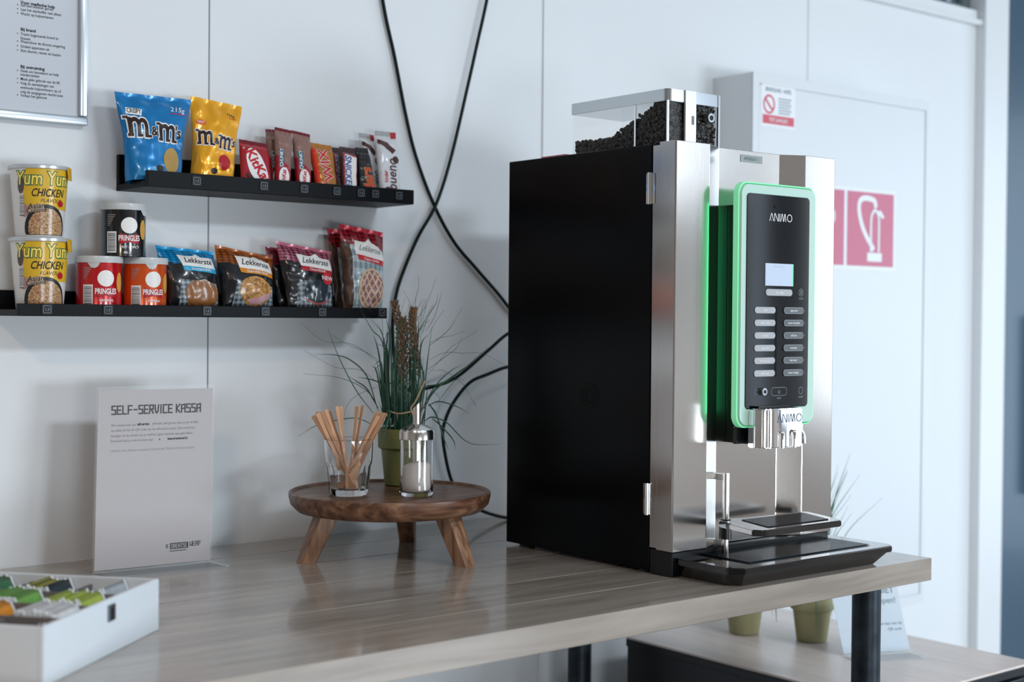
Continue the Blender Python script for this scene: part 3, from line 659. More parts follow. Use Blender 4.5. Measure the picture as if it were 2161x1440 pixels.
# ================================================================ poster in clip frame
t = thing('poster_frame', (.76, WY, 1.61), 'silver framed notice with printed emergency rules, hanging at upper left', 'framed notice')
fr = mat('satin_aluminium', '#c4cacf', .3, .7)
bm = BM()
for a in ((.60, .9267, 1.610, 1.624), (.60, .9267, 2.016, 2.03), (.60, .614, 1.624, 2.016), (.9127, .9267, 1.624, 2.016)):
    box(bm, a[0], a[1], 2.232, WY, a[2], a[3], .003)
obj('frame', bm, fr, t, smooth=40)
pp = obj('sheet', box(BM(), .614, .9127, 2.2405, 2.242, 1.624, 2.016), mat('notice_paper', '#c6ccd4', .35, coat=.4), t)
bold = [(1.7962, 'Voor medische hulp'), (1.7538, 'Bij brand'), (1.695, 'Bij ontruiming')]
lines = [(1.7918, '\u2022', 'Stel betrokkenen gerust'), (1.7851, '\u2022', 'Laat het slachtoffer niet alleen'), (1.7784, '\u2022', 'Wacht op hulpverleners'), (1.7464, '\u2022', 'Tracht beginnende brand te'), (1.7397, '', 'blussen'), (1.7345, '\u2022', 'Waarschuw de directe omgeving'), (1.727, '\u2022', 'Schakel apparaten uit'), (1.7203, '\u2022', 'Sluit deuren, ramen en kasten'), (1.6883, '\u2022', 'Denk om bezoekers en help'), (1.6824, '', 'mindervaliden'), (1.6756, '\u2022', 'Maak géén gebruik van de lift'), (1.6689, '\u2022', 'Volg de aanwijzingen van'), (1.6622, '', 'eventuele hulpverleners op of'), (1.6555, '', 'volg de aangegeven vluchtroute'), (1.6496, '\u2022', 'Verlaat het gebouw')]
for lo, hi in ((1.76, 1.80), (1.71, 1.76), (1.64, 1.70)):
    a = BM()
    for z, s in bold:
        if lo < z < hi: A_text(s, .0068, .818, z-.0025, 'LEFT', .03, bm=a)
    for z, b_, s in lines:
        if not lo < z < hi: continue
        if b_: A_ell(.8133, z-.0002, .0009, .0009, a, 8)
        A_text(s, .0063, .818, z-.0022, 'LEFT', .006, wx=.86, bm=a)
    decal('printed_text', a, plane_y(0, 2.2402, 0), M_ink, pp)

# ================================================================ the long table
TX0, TX1, TY0, TY1, TZ = -1.2, 2.084, 1.4216, WY-.002, .90
t = thing('long_table', ((TX0+TX1)/2, (TY0+TY1)/2, 0), 'long whitewashed plank table with steel pipe legs against the wall', 'table')
ys = [TY0, 1.545, 1.672, 1.843, 2.0, 2.13, TY1]
bm = BM()
for i, (a, b) in enumerate(zip(ys, ys[1:])):
    box(bm, TX0, TX1, a+(.0010 if i else 0), b-.0010, TZ-.038, TZ, .0006, 1)
box(bm, TX0+.01, TX1-.004, TY0+.02, TY1, TZ-.036, TZ-.003, 0, 2, 1)
obj('tabletop', bm, [M_table, M_gap], t)
pipe = mat('raw_steel_pipe', '#2c333a', .42, .7, var=.45, vscale=30, bump=.1, bscale=80)
for x, y in ((1.99, 1.485), (1.935, 2.15), (-1.0, 1.5), (-1.0, 2.15)):
    obj('leg', lathe(BM(), [(.0242, 0), (.0242, TZ-.039)], x, y, 32), pipe, t, smooth=40)

# ================================================================ acrylic table sign
def quad(BL, BR, TR, TL):
    BL, BR, TR, TL = map(Vector, (BL, BR, TR, TL)); n = (BR-BL).cross(TL-BL).normalized(); n = n if n.y < 0 else -n
    return (lambda u, v, l=0: (BL*(1-u)+BR*u)*(1-v)+(TL*(1-u)+TR*u)*v+n*l), n
Q, qn = quad((.8895, 2.117, .9035), (1.0816, 2.104, .9035), (1.0950, 2.122, 1.1885), (.9029, 2.135, 1.1885))
t = thing('table_sign', (.985, 2.11, TZ), 'clear acrylic table sign headed SELF-SERVICE KASSA standing on the table', 'sign')
def sheet(bm, u0, u1, v0, v1, l0, l1):
    vs = [bm.verts.new(Q(u, v, l)) for l in (l0, l1) for u, v in ((u0, v0), (u1, v0), (u1, v1), (u0, v1))]
    for q in ((0, 1, 2, 3), (7, 6, 5, 4), (0, 4, 5, 1), (1, 5, 6, 2), (2, 6, 7, 3), (3, 7, 4, 0)): bm.faces.new([vs[i] for i in q])
    bmesh.ops.recalc_face_normals(bm, faces=bm.faces); return bm
bm = sheet(BM(), -.012, 1.01, 0, 1.006, .0016, .0030); sheet(bm, -.012, 1.01, 0, 1.006, -.003, -.0014)
obj('acrylic_holder', bm, M_acryl, t)
bm = BM(); vs = [(.8895, 2.12), (1.083, 2.107), (1.0871, 2.0504), (.896, 2.062)]
prism(bm, vs, TZ, TZ+.003); obj('acrylic_foot', bm, M_foot, t)
pg = obj('printed_sheet', sheet(BM(), .004, .996, .004, .985, -.0011, .0002), mat('sign_paper', '#b9b3b4', .5), t)
SH = 1.49
def sart(n, a, m, ml=.2): decal(n, a, lambda x, y: Q(x, y/SH, .0006), m, pg, maxlen=ml)
# squarish display capitals drawn as strokes
def strokes(word, x, y, h, w_, gap, th, bm, skew=0):
    G = {'S': [(1, 1, 0, 1), (0, 1, 0, .55), (0, .55, 1, .5), (1, .5, 1, 0), (1, 0, 0, 0)], 'E': [(1, 1, 0, 1), (0, 1, 0, 0), (0, 0, 1, 0), (0, .5, .85, .5)], 'L': [(0, 1, 0, 0), (0, 0, 1, 0)],
         'F': [(1, 1, 0, 1), (0, 1, 0, 0), (0, .5, .85, .5)], '-': [(0.1, .5, .9, .5)], 'R': [(0, 0, 0, 1), (0, 1, 1, 1), (1, 1, 1, .5), (1, .5, 0, .5), (.4, .5, 1, 0)], 'V': [(0, 1, .15, .2), (.15, .2, .5, 0), (.5, 0, .85, .2), (.85, .2, 1, 1)],
         'I': [(.5, 1, .5, 0)], 'C': [(1, 1, 0, 1), (0, 1, 0, 0), (0, 0, 1, 0)], 'K': [(0, 0, 0, 1), (1, 1, .1, .5), (.1, .5, 1, 0)], 'A': [(0, 0, 0, .9), (0, .9, 1, 1), (1, 1, 1, 0), (0, .45, 1, .5)],
         'D': [(0, 0, 0, 1), (0, 1, 1, 1), (1, 1, 1, 0), (1, 0, 0, 0)], 'N': [(0, 0, 0, 1), (0, .9, 1, .1), (1, 0, 1, 1)], 'T': [(0, 1, 1, 1), (.5, 1, .5, 0)], 'W': [(0, 1, 0, 0), (0, 0, .5, .25), (.5, .25, 1, 0), (1, 0, 1, 1)], 'O': [(0, 0, 0, 1), (0, 1, 1, 1), (1, 1, 1, 0), (1, 0, 0, 0)],
         'M': [(0, 0, 0, 1), (0, 1, .5, .3), (.5, .3, 1, 1), (1, 1, 1, 0)]}
    for ch in word:
        if ch == ' ': x += w_*.75; continue
        ww = w_*(.35 if ch == 'I' else 1)
        for x0, y0, x1, y1 in G[ch]:
            p, q = Vector((x+x0*ww, y+y0*h)), Vector((x+x1*ww, y+y1*h)); d_ = (q-p).normalized(); nn = Vector((-d_.y, d_.x))*th/2; e = d_*th/2
            A_poly([(p-e-nn)[:], (q+e-nn)[:], (q+e+nn)[:], (p-e+nn)[:]], bm)
        x += ww+gap
    return bm
sart('heading', strokes('SELF-SERVICE KASSA', .12, SH*.853, .066, .0300, .0158, .0115, BM()), M_ink)
g2 = mat('print_lightgrey', '#85838a', .6); g3 = mat('print_palegrey', '#a09da2', .6)
for z, s, m_, hh in ((.785, 'We werken met het', g2, 0), (.757, 'en reken af met de QR code van de self-service kassa. Dat werkt het', g2, 1), (.727, 'handigst via de camera op je telefoon (geen speciale app gebruiken).', g2, 1), (.699, 'Eventueel kun je ook browsen naar', g2, 0), (.645, 'Lukt het niet of liever contant of met de pin? Reken af bij de receptie.', g3, 1)):
    sart('small_text', A_text(s, .030, .115, SH*z, 'LEFT', 0, wx=.86 if hh else .84), m_)
sart('small_text', A_text('principe, pak gerust waar je zin in hebt', .030, .465, SH*.788, 'LEFT', 0, wx=.86), g2)
sart('small_text', A_text('self-service', .031, .335, SH*.787, 'LEFT', .035, wx=.74), M_ink)
sart('small_text', A_text('kassa.drentsewerf.nl', .029, .60, SH*.700, 'LEFT', .035, wx=.74), M_ink)
sart('small_mark', A_ell(.53, SH*.704, .007, .007), mat('print_green', '#1f6a4c'))
sart('logo_block', A_rect(.64, .80, SH*.085, SH*.119), M_ink)
decal('logo_letters', strokes('DRENTSE', .652, SH*.0915, .030, .0125, .0075, .0042, BM()), lambda x, y: Q(x, y/SH, .0009), mat('sign_paper'), pg)
sart('logo_letters', strokes('WERF', .815, SH*.095, .034, .018, .008, .0055, BM()), M_ink)
sart('logo_letters', A_text('DE', .026, .622, SH*.103, 'CENTER', .03, rot=1.5708), M_ink)
sart('logo_letters', A_text('BEDRIJFSVERZAMELPAND', .0135, .64, SH*.0715, 'LEFT', .02, wx=.95), M_ink)

# ================================================================ tea box in the foreground
e1 = Vector((.76, .65, 0)).normalized(); e2 = Vector((-.65, .76, 0)).normalized(); ez = Vector((0, 0, 1)); TN = Vector((.5757, 1.5041, TZ))
def tb(a, b, z): return TN+e1*a+e2*b+ez*z
LB, WB, HB = .2945, .40, .0655
t = thing('tea_box', tb(LB/2, WB/2, 0), 'white open compartment box of tea sachets, lower left corner of the table', 'tea box')
mbx = mat('box_white_lacquer', '#d9dfe4', .3, coat=.3); mbi = mat('box_inner_grey', '#6f6a68', .6)
def wallb(bm, a0, a1, b0, b1, z0, z1, bev=.001): return obox(bm, tb((a0+a1)/2, (b0+b1)/2, (z0+z1)/2), e1, e2, ez, abs(a1-a0)/2, abs(b1-b0)/2, (z1-z0)/2, bev)
bm = BM(); wallb(bm, 0, LB, 0, .007, 0, HB); wallb(bm, 0, LB, WB-.007, WB, 0, HB); wallb(bm, 0, .007, .007, WB-.007, 0, HB); wallb(bm, LB-.007, LB, .007, WB-.007, 0, HB); wallb(bm, .007, LB-.007, .007, WB-.007, 0, .006)
obj('box_body', bm, mbx, t)
NC1, CW = 4, (LB-.014)/4; CB = .082
for k in range(1, 4):
    bm = BM(); a = .007+CW*k; wallb(bm, a-.0015, a+.0015, .007, WB-.007, .006, HB-.007, 0); obj('divider', bm, mbi, t)
for k in range(1, 5):
    bm = BM(); b = .007+CB*k
    for q in range(4): wallb(bm, .007+CW*q+.0015, .007+CW*(q+1)-.0015, b-.0015, b+.0015, .006, HB-.009, 0)
    obj('divider', bm, mbi, t)
bm = BM(); wallb(bm, .150, .168, -.0025, .0, HB-.026, HB-.006, .0008); c = obj('clasp', bm, mat('clasp_steel', '#9aa4ac', .2, .9), t)
bm = BM(); wallb(bm, .156, .162, -.0035, -.0025, HB-.024, HB-.010, .0003); obj('clasp_slot', bm, M_ink, c)
def sachet(a, b, kindname, colmat, label, group, lean=0.0, tall=.058, first=[None]):
    """paper sachet standing on edge, pleated seal on top"""
    t = thing('tea_sachet', tb(a, b, .0065), label, 'tea sachet', group)
    nrm = (e2*math.cos(lean)+ez*math.sin(lean)).normalized(); upv = (ez*math.cos(lean)-e2*math.sin(lean)).normalized()
    bm = BM(); nx, ny = 8, 8; hw = .031
    base = tb(a, b, .0065)
    for side in (1, -1):
        g = [[bm.verts.new(base+e1*(hw*(2*i/nx-1))+upv*(tall*j/ny)+nrm*side*(.0003+.0021*max(0, 1-(2*i/nx-1)**4)**.5*math.sin(math.pi*min(1, j/ny/.9))**.5 if j/ny < .9 else side*.0003)) for i in range(nx+1)] for j in range(ny+1)]
        for j in range(ny):
            for i in range(nx):
                q = (g[j][i], g[j][i+1], g[j+1][i+1], g[j+1][i]); f = bm.faces.new(q if side < 0 else q[::-1])
    bmesh.ops.remove_doubles(bm, verts=bm.verts, dist=.0002)
    obj('sachet_paper', bm, colmat, t, smooth=True)
    for s_ in (-1, 1):
        bm = BM(); obox(bm, base+e1*s_*(hw-.0012)+upv*(tall*.5), e1, nrm, upv, .0022, .0008, tall*.5)
        obj('sachet_seal', bm, mat('sachet_seal_white', '#dfe3e6', .4), t)
    return t
def sm(n, c): return mat('sachet_'+n, c, .38, coat=.2, var=.15, vscale=60)
cells = [ # a-cell, b-cell, count, material, colour words, spread
 (0, 0, 5, sm('plum', '#6b3560'), 'plum', .3), (1, 0, 17, sm('white', '#e2e6ea'), 'white', .97), (2, 0, 11, sm('lime', '#a9bf4d'), 'lime green', .95), (3, 0, 1, sm('silver', '#aab4bb'), 'silver grey', .3),
 (0, 1, 6, sm('crimson', '#8a2b55'), 'crimson', .3), (1, 1, 12, sm('orange', '#d98a1f'), 'orange', .8), (2, 1, 17, sm('green', '#6fa84a'), 'grass green', .98), (3, 1, 8, sm('navy', '#152a33'), 'dark', .6),
 (1, 2, 10, sm('olive', '#8a8a2c'), 'olive', .8), (2, 2, 13, sm('green', '#6fa84a'), 'grass green', .9), (3, 2, 14, sm('forest', '#2f6a44'), 'forest green', .9), (3, 3, 8, sm('forest', '#2f6a44'), 'forest green', .9), (2, 3, 6, sm('lime', '#a9bf4d'), 'lime green', .8)]
where = {(0, 0): 'in the front right corner compartment', (1, 0): 'in the white row beside the clasp', (2, 0): 'in the lime row behind the white one', (3, 0): 'lying alone in the back right compartment', (0, 1): 'in the front compartment next to the plum one', (1, 1): 'in the orange row left of the white row', (2, 1): 'in the green row left of the lime row', (3, 1): 'in the row at the back', (1, 2): 'in the olive row at the left edge', (2, 2): 'in the green row near the left edge', (3, 2): 'in the back row left of the dark ones', (3, 3): 'in the back row at the left edge', (2, 3): 'in the row by the left edge'}
for ca, cb, n, m_, word, spread in cells:
    for k in range(n):
        a = .007+CW*(ca+.5); b = .007+CB*cb+.004+(CB-.034)*spread*((k+.5)/n)
        if k >= 1 and n > 2: pos = ', first one' if k == 0 else (', last one' if k == n-1 else '')
        else: pos = ', first one' if n > 2 else ''
        mm_ = m_
        if word == 'dark' and k % 2: mm_ = sm('yellowband', '#9c9a2e')
        sachet(a, b, word, mm_, word+' tea sachet '+where[(ca, cb)]+(pos if pos else ''), word+' sachets '+where[(ca, cb)], lean=-random.uniform(.36, .48), tall=random.uniform(.060, .064) if ca else .050)

# ================================================================ round riser with its load
RX, RY, RZ = 1.349, 1.978, 1.008
t = thing('round_riser', (RX, RY, TZ), 'round wooden serving riser on three splayed legs, standing on the table', 'riser')
obj('riser_plate', lathe(BM(), [(.140, RZ-.030), (.155, RZ-.027), (.166, RZ-.016), (.169, RZ-.004), (.169, RZ+.003), (.1665, RZ+.0045), (.163, RZ+.003), (.161, RZ)], RX, RY, 96), M_acacia, t, smooth=50)
for fx, fy in ((1.207, 2.012), (1.397, 1.832), (1.470, 2.098)):
    c = Vector((RX, RY, 0)); f = Vector((fx, fy, TZ)); rad = Vector((fx-RX, fy-RY, 0)).normalized(); tan = Vector((-rad.y, rad.x, 0))
    top = f-rad*.036+ez*(RZ-.028-TZ); ax = (top-f).normalized()
    prof = [(-.8, -1), (.8, -1), (1, -.8), (1, .8), (.8, 1), (-.8, 1), (-1, .8), (-1, -.8)]
    bm = BM(); A = []
    for p, k in ((f, .0135), (top, .0175)):
        A.append([bm.verts.new(p+rad*k*a+tan*k*b) for a, b in prof])
    bm.faces.new(A[0][::-1]); bm.faces.new(A[1])
    for i in range(8): bm.faces.new((A[0][i], A[0][(i+1) % 8], A[1][(i+1) % 8], A[1][i]))
    obj('leg', bm, M_acacia2, t)

# faceted tumbler
GX, GY = 1.2765, 1.994
t = thing('tumbler', (GX, GY, RZ), 'clear faceted tumbler holding wooden stirrers on the riser', 'glass')
bm = BM(); n = 60
def facet(i, k): a = (i % 6)/6; return 1-k*(1-abs(2*a-1))*.9
outer = [(.0295, .0, .05), (.0315, .002, .06), (.0335, .012, .07), (.0352, .03, .07), (.0372, .048, .07), (.0388, .054, .02), (.0392, .058, 0), (.0400, .075, 0), (.0405, .0925, 0), (.0400, .0932, 0)]
inner = [(.0390, .0925, 0), (.0385, .075, 0), (.0375, .058, 0), (.0352, .048, 0), (.0318, .025, 0), (.0290, .012, 0), (.022, .0095, 0)]
rings = [[bm.verts.new((GX+r*facet(i, k)*math.cos(2*math.pi*i/n), GY+r*facet(i, k)*math.sin(2*math.pi*i/n), RZ+.0002+z)) for i in range(n)] for r, z, k in outer+inner]
for a, b in zip(rings, rings[1:]):
    for i in range(n): bm.faces.new((a[i], a[(i+1) % n], b[(i+1) % n], b[i]))
bm.faces.new(rings[0][::-1]); bm.faces.new(rings[-1])
obj('tumbler_glass', bm, M_glass, t, smooth=35)
# stirrers: two fans that cross in the glass
vd = Vector((math.sin(YAW), math.cos(YAW), 0)); sr = Vector((math.cos(YAW), -math.sin(YAW), 0))
def stick_mesh():
    bm = BM(); L, hw, th = .140, .0032, .0008
    pts = []
    for i in range(7): a = math.pi+math.pi*i/6; pts.append((hw*1.1*math.cos(a), hw+hw*math.sin(a)))
    for zz_ in (.03, .11): pts.append((hw*.8, zz_))
    for i in range(7): a = math.pi*i/6; pts.append((hw*1.15*math.cos(a), L-hw+hw*math.sin(a)))
    for zz_ in (.11, .03): pts.append((-hw*.8, zz_))
    yprism(bm, pts, -th, th)
    me = bpy.data.meshes.new('stirrer'); bm.to_mesh(me); bm.free(); me.materials.append(M_stick); return me
SM = stick_mesh()
tops = [(-.058, .000, 'L'), (-.054, .012, 'L'), (-.050, -.010, 'L'), (-.047, .006, 'L'), (-.043, .018, 'L'), (-.040, -.006, 'L'), (-.036, .010, 'L'), (-.031, .020, 'L'), (-.046, -.018, 'L'),
        (-.020, .012, 'M'), (-.015, .020, 'M'), (.014, -.012, 'M'), (.019, .006, 'M'),
        (.042, .016, 'R'), (.047, .002, 'R'), (.051, -.008, 'R'), (.054, .012, 'R'), (.057, -.002, 'R'), (.060, .006, 'R'), (.063, -.006, 'R'), (.045, -.014, 'R')]
for i, (dx, dy, g) in enumerate(tops):
    top_h = random.uniform(.118, .136)
    bx = {'L': random.uniform(.000, .019), 'R': random.uniform(-.017, .002), 'M': random.uniform(-.012, .012)}[g]
    bot = Vector((GX, GY, RZ+.0105))+sr*bx+vd*(-dy*.5+random.uniform(-.004, .004))
    top = Vector((GX, GY, RZ+top_h))+sr*dx*.98+vd*dy
    ax = (top-bot).normalized(); xx = (sr-ax*sr.dot(ax)).normalized(); a = random.uniform(-.7, .7); yy = ax.cross(xx); xx2 = xx*math.cos(a)+yy*math.sin(a); yy2 = ax.cross(xx2)
    o = bpy.data.objects.new('stirrer', SM); COL.objects.link(o)
    o.matrix_world = Matrix(((xx2.x, yy2.x, ax.x, bot.x), (xx2.y, yy2.y, ax.y, bot.y), (xx2.z, yy2.z, ax.z, bot.z), (0, 0, 0, 1)))
    tag(o, {'L': 'flat wooden stirrer in the bundle leaning to the left of the tumbler', 'M': 'flat wooden stirrer standing alone between the two bundles in the tumbler', 'R': 'flat wooden stirrer in the bundle leaning to the right of the tumbler'}[g], 'stirrer', {'L': 'stirrers leaning left', 'M': 'stirrers in the middle', 'R': 'stirrers leaning right'}[g])

# sugar pourer
SX, SY = 1.3655, 1.9253
t = thing('sugar_pourer', (SX, SY, RZ), 'glass sugar pourer with steel spout lid on the riser', 'sugar dispenser')
bm = lathe(BM(), [(.020, RZ+.0003), (.0265, RZ+.0003), (.0280, RZ+.003), (.0283, RZ+.01), (.0272, RZ+.022), (.0272, RZ+.080), (.0276, RZ+.0925), (.0245, RZ+.0925), (.0240, RZ+.08), (.0240, RZ+.024), (.0245, RZ+.010), (.0225, RZ+.0062)], SX, SY, 64)
obj('jar_glass', bm, M_glass, t, smooth=35)
bm = lathe(BM(), [(.0290, RZ+.0935), (.0292, RZ+.105), (.0275, RZ+.1095), (.016, RZ+.1165), (.0085, RZ+.1185), (.0083, RZ+.119)], SX, SY, 64)
lid = obj('steel_lid', bm, M_steel2, t, smooth=35)
bm = BM(); n = 32; rg = []
for z0_, sl, r_ in ((RZ+.046, -.5, .0065), (RZ+.118, 0, .0065), (RZ+.150, .85, .0068), (RZ+.150, .85, .0060), (RZ+.119, 0, .0056)):
    rg.append([bm.verts.new((SX+r_*math.cos(2*math.pi*i/n), SY+r_*math.sin(2*math.pi*i/n), z0_+sl*r_*(math.cos(2*math.pi*i/n)*sr.x+math.sin(2*math.pi*i/n)*sr.y))) for i in range(n)])
for a, b in zip(rg, rg[1:]):
    for i in range(n): bm.faces.new((a[i], a[(i+1) % n], b[(i+1) % n], b[i]))
bm.faces.new(rg[0][::-1]); bm.faces.new(rg[-1])
obj('spout', bm, M_steel2, lid, smooth=35)
n = 48; bm = BM(); rg = []
sug = [(.0215, .0066), (.0237, .010), (.0238, .024), (.0238, .048), (.020, .053), (.013, .0555), (.006, .050)]
for r_, z_ in sug: rg.append([bm.verts.new((SX+r_*math.cos(2*math.pi*i/n), SY+r_*math.sin(2*math.pi*i/n), RZ+z_+(.004*math.cos(2*math.pi*i/n+1.0)*r_/.0238 if z_ > .03 else 0))) for i in range(n)])
for a, b in zip(rg, rg[1:]):
    for i in range(n): bm.faces.new((a[i], a[(i+1) % n], b[(i+1) % n], b[i]))
bm.faces.new(rg[0][::-1]); bm.faces.new(rg[-1])
o = obj('sugar', bm, mat('sugar_white', '#e9e2dc', .8, bump=.5, bscale=700), None, (SX, SY, RZ+.0066), smooth=60)
tag(o, 'white sugar filling the glass pourer halfway', 'sugar', kind='stuff')

# potted artificial grass
def pot(t, x, y, z, m, rt_=.046, rb=.0335, h=.100):
    obj('clay_pot', lathe(BM(), [(rb-.003, z), (rb, z+.002), (rt_-.006, z+h*.64), (rt_-.0035, z+h*.645), (rt_-.0005, z+h*.67), (rt_, z+h*.99), (rt_-.002, z+h), (rt_-.005, z+h), (rt_-.007, z+h*.9), (.01, z+h*.88)], x, y, 56), m, t, smooth=40)
PX, PY = 1.432, 2.058
t = thing('potted_grass', (PX, PY, RZ), 'olive pot of artificial grass with brown seed heads at the back of the riser', 'potted plant')
pot(t, PX, PY, RZ+.0002, M_pot)
def blade(bm, P, w, tip=.15, flat=True):
    P = catmull(P, 7); n = len(P); prev = None
    for i, p in enumerate(P):
        tt = i/(n-1); tg = (P[min(i+1, n-1)]-P[max(i-1, 0)]).normalized()
        side = tg.cross(vd); side = side.normalized() if side.length > 1e-4 else sr
        ww = w*.5*(min(1, .55+tt*2))*(1-max(0, (tt-.35)/.65)**1.8*(1-tip*.3))
        ww = max(ww, .00022)
        nn = tg.cross(side).normalized()
        row = (bm.verts.new(p-side*ww), bm.verts.new(p+nn*ww*.45), bm.verts.new(p+side*ww), bm.verts.new(p-nn*ww*.25))
        if prev:
            for k in range(4): bm.faces.new((prev[k], prev[(k+1) % 4], row[(k+1) % 4], row[k]))
        prev = row
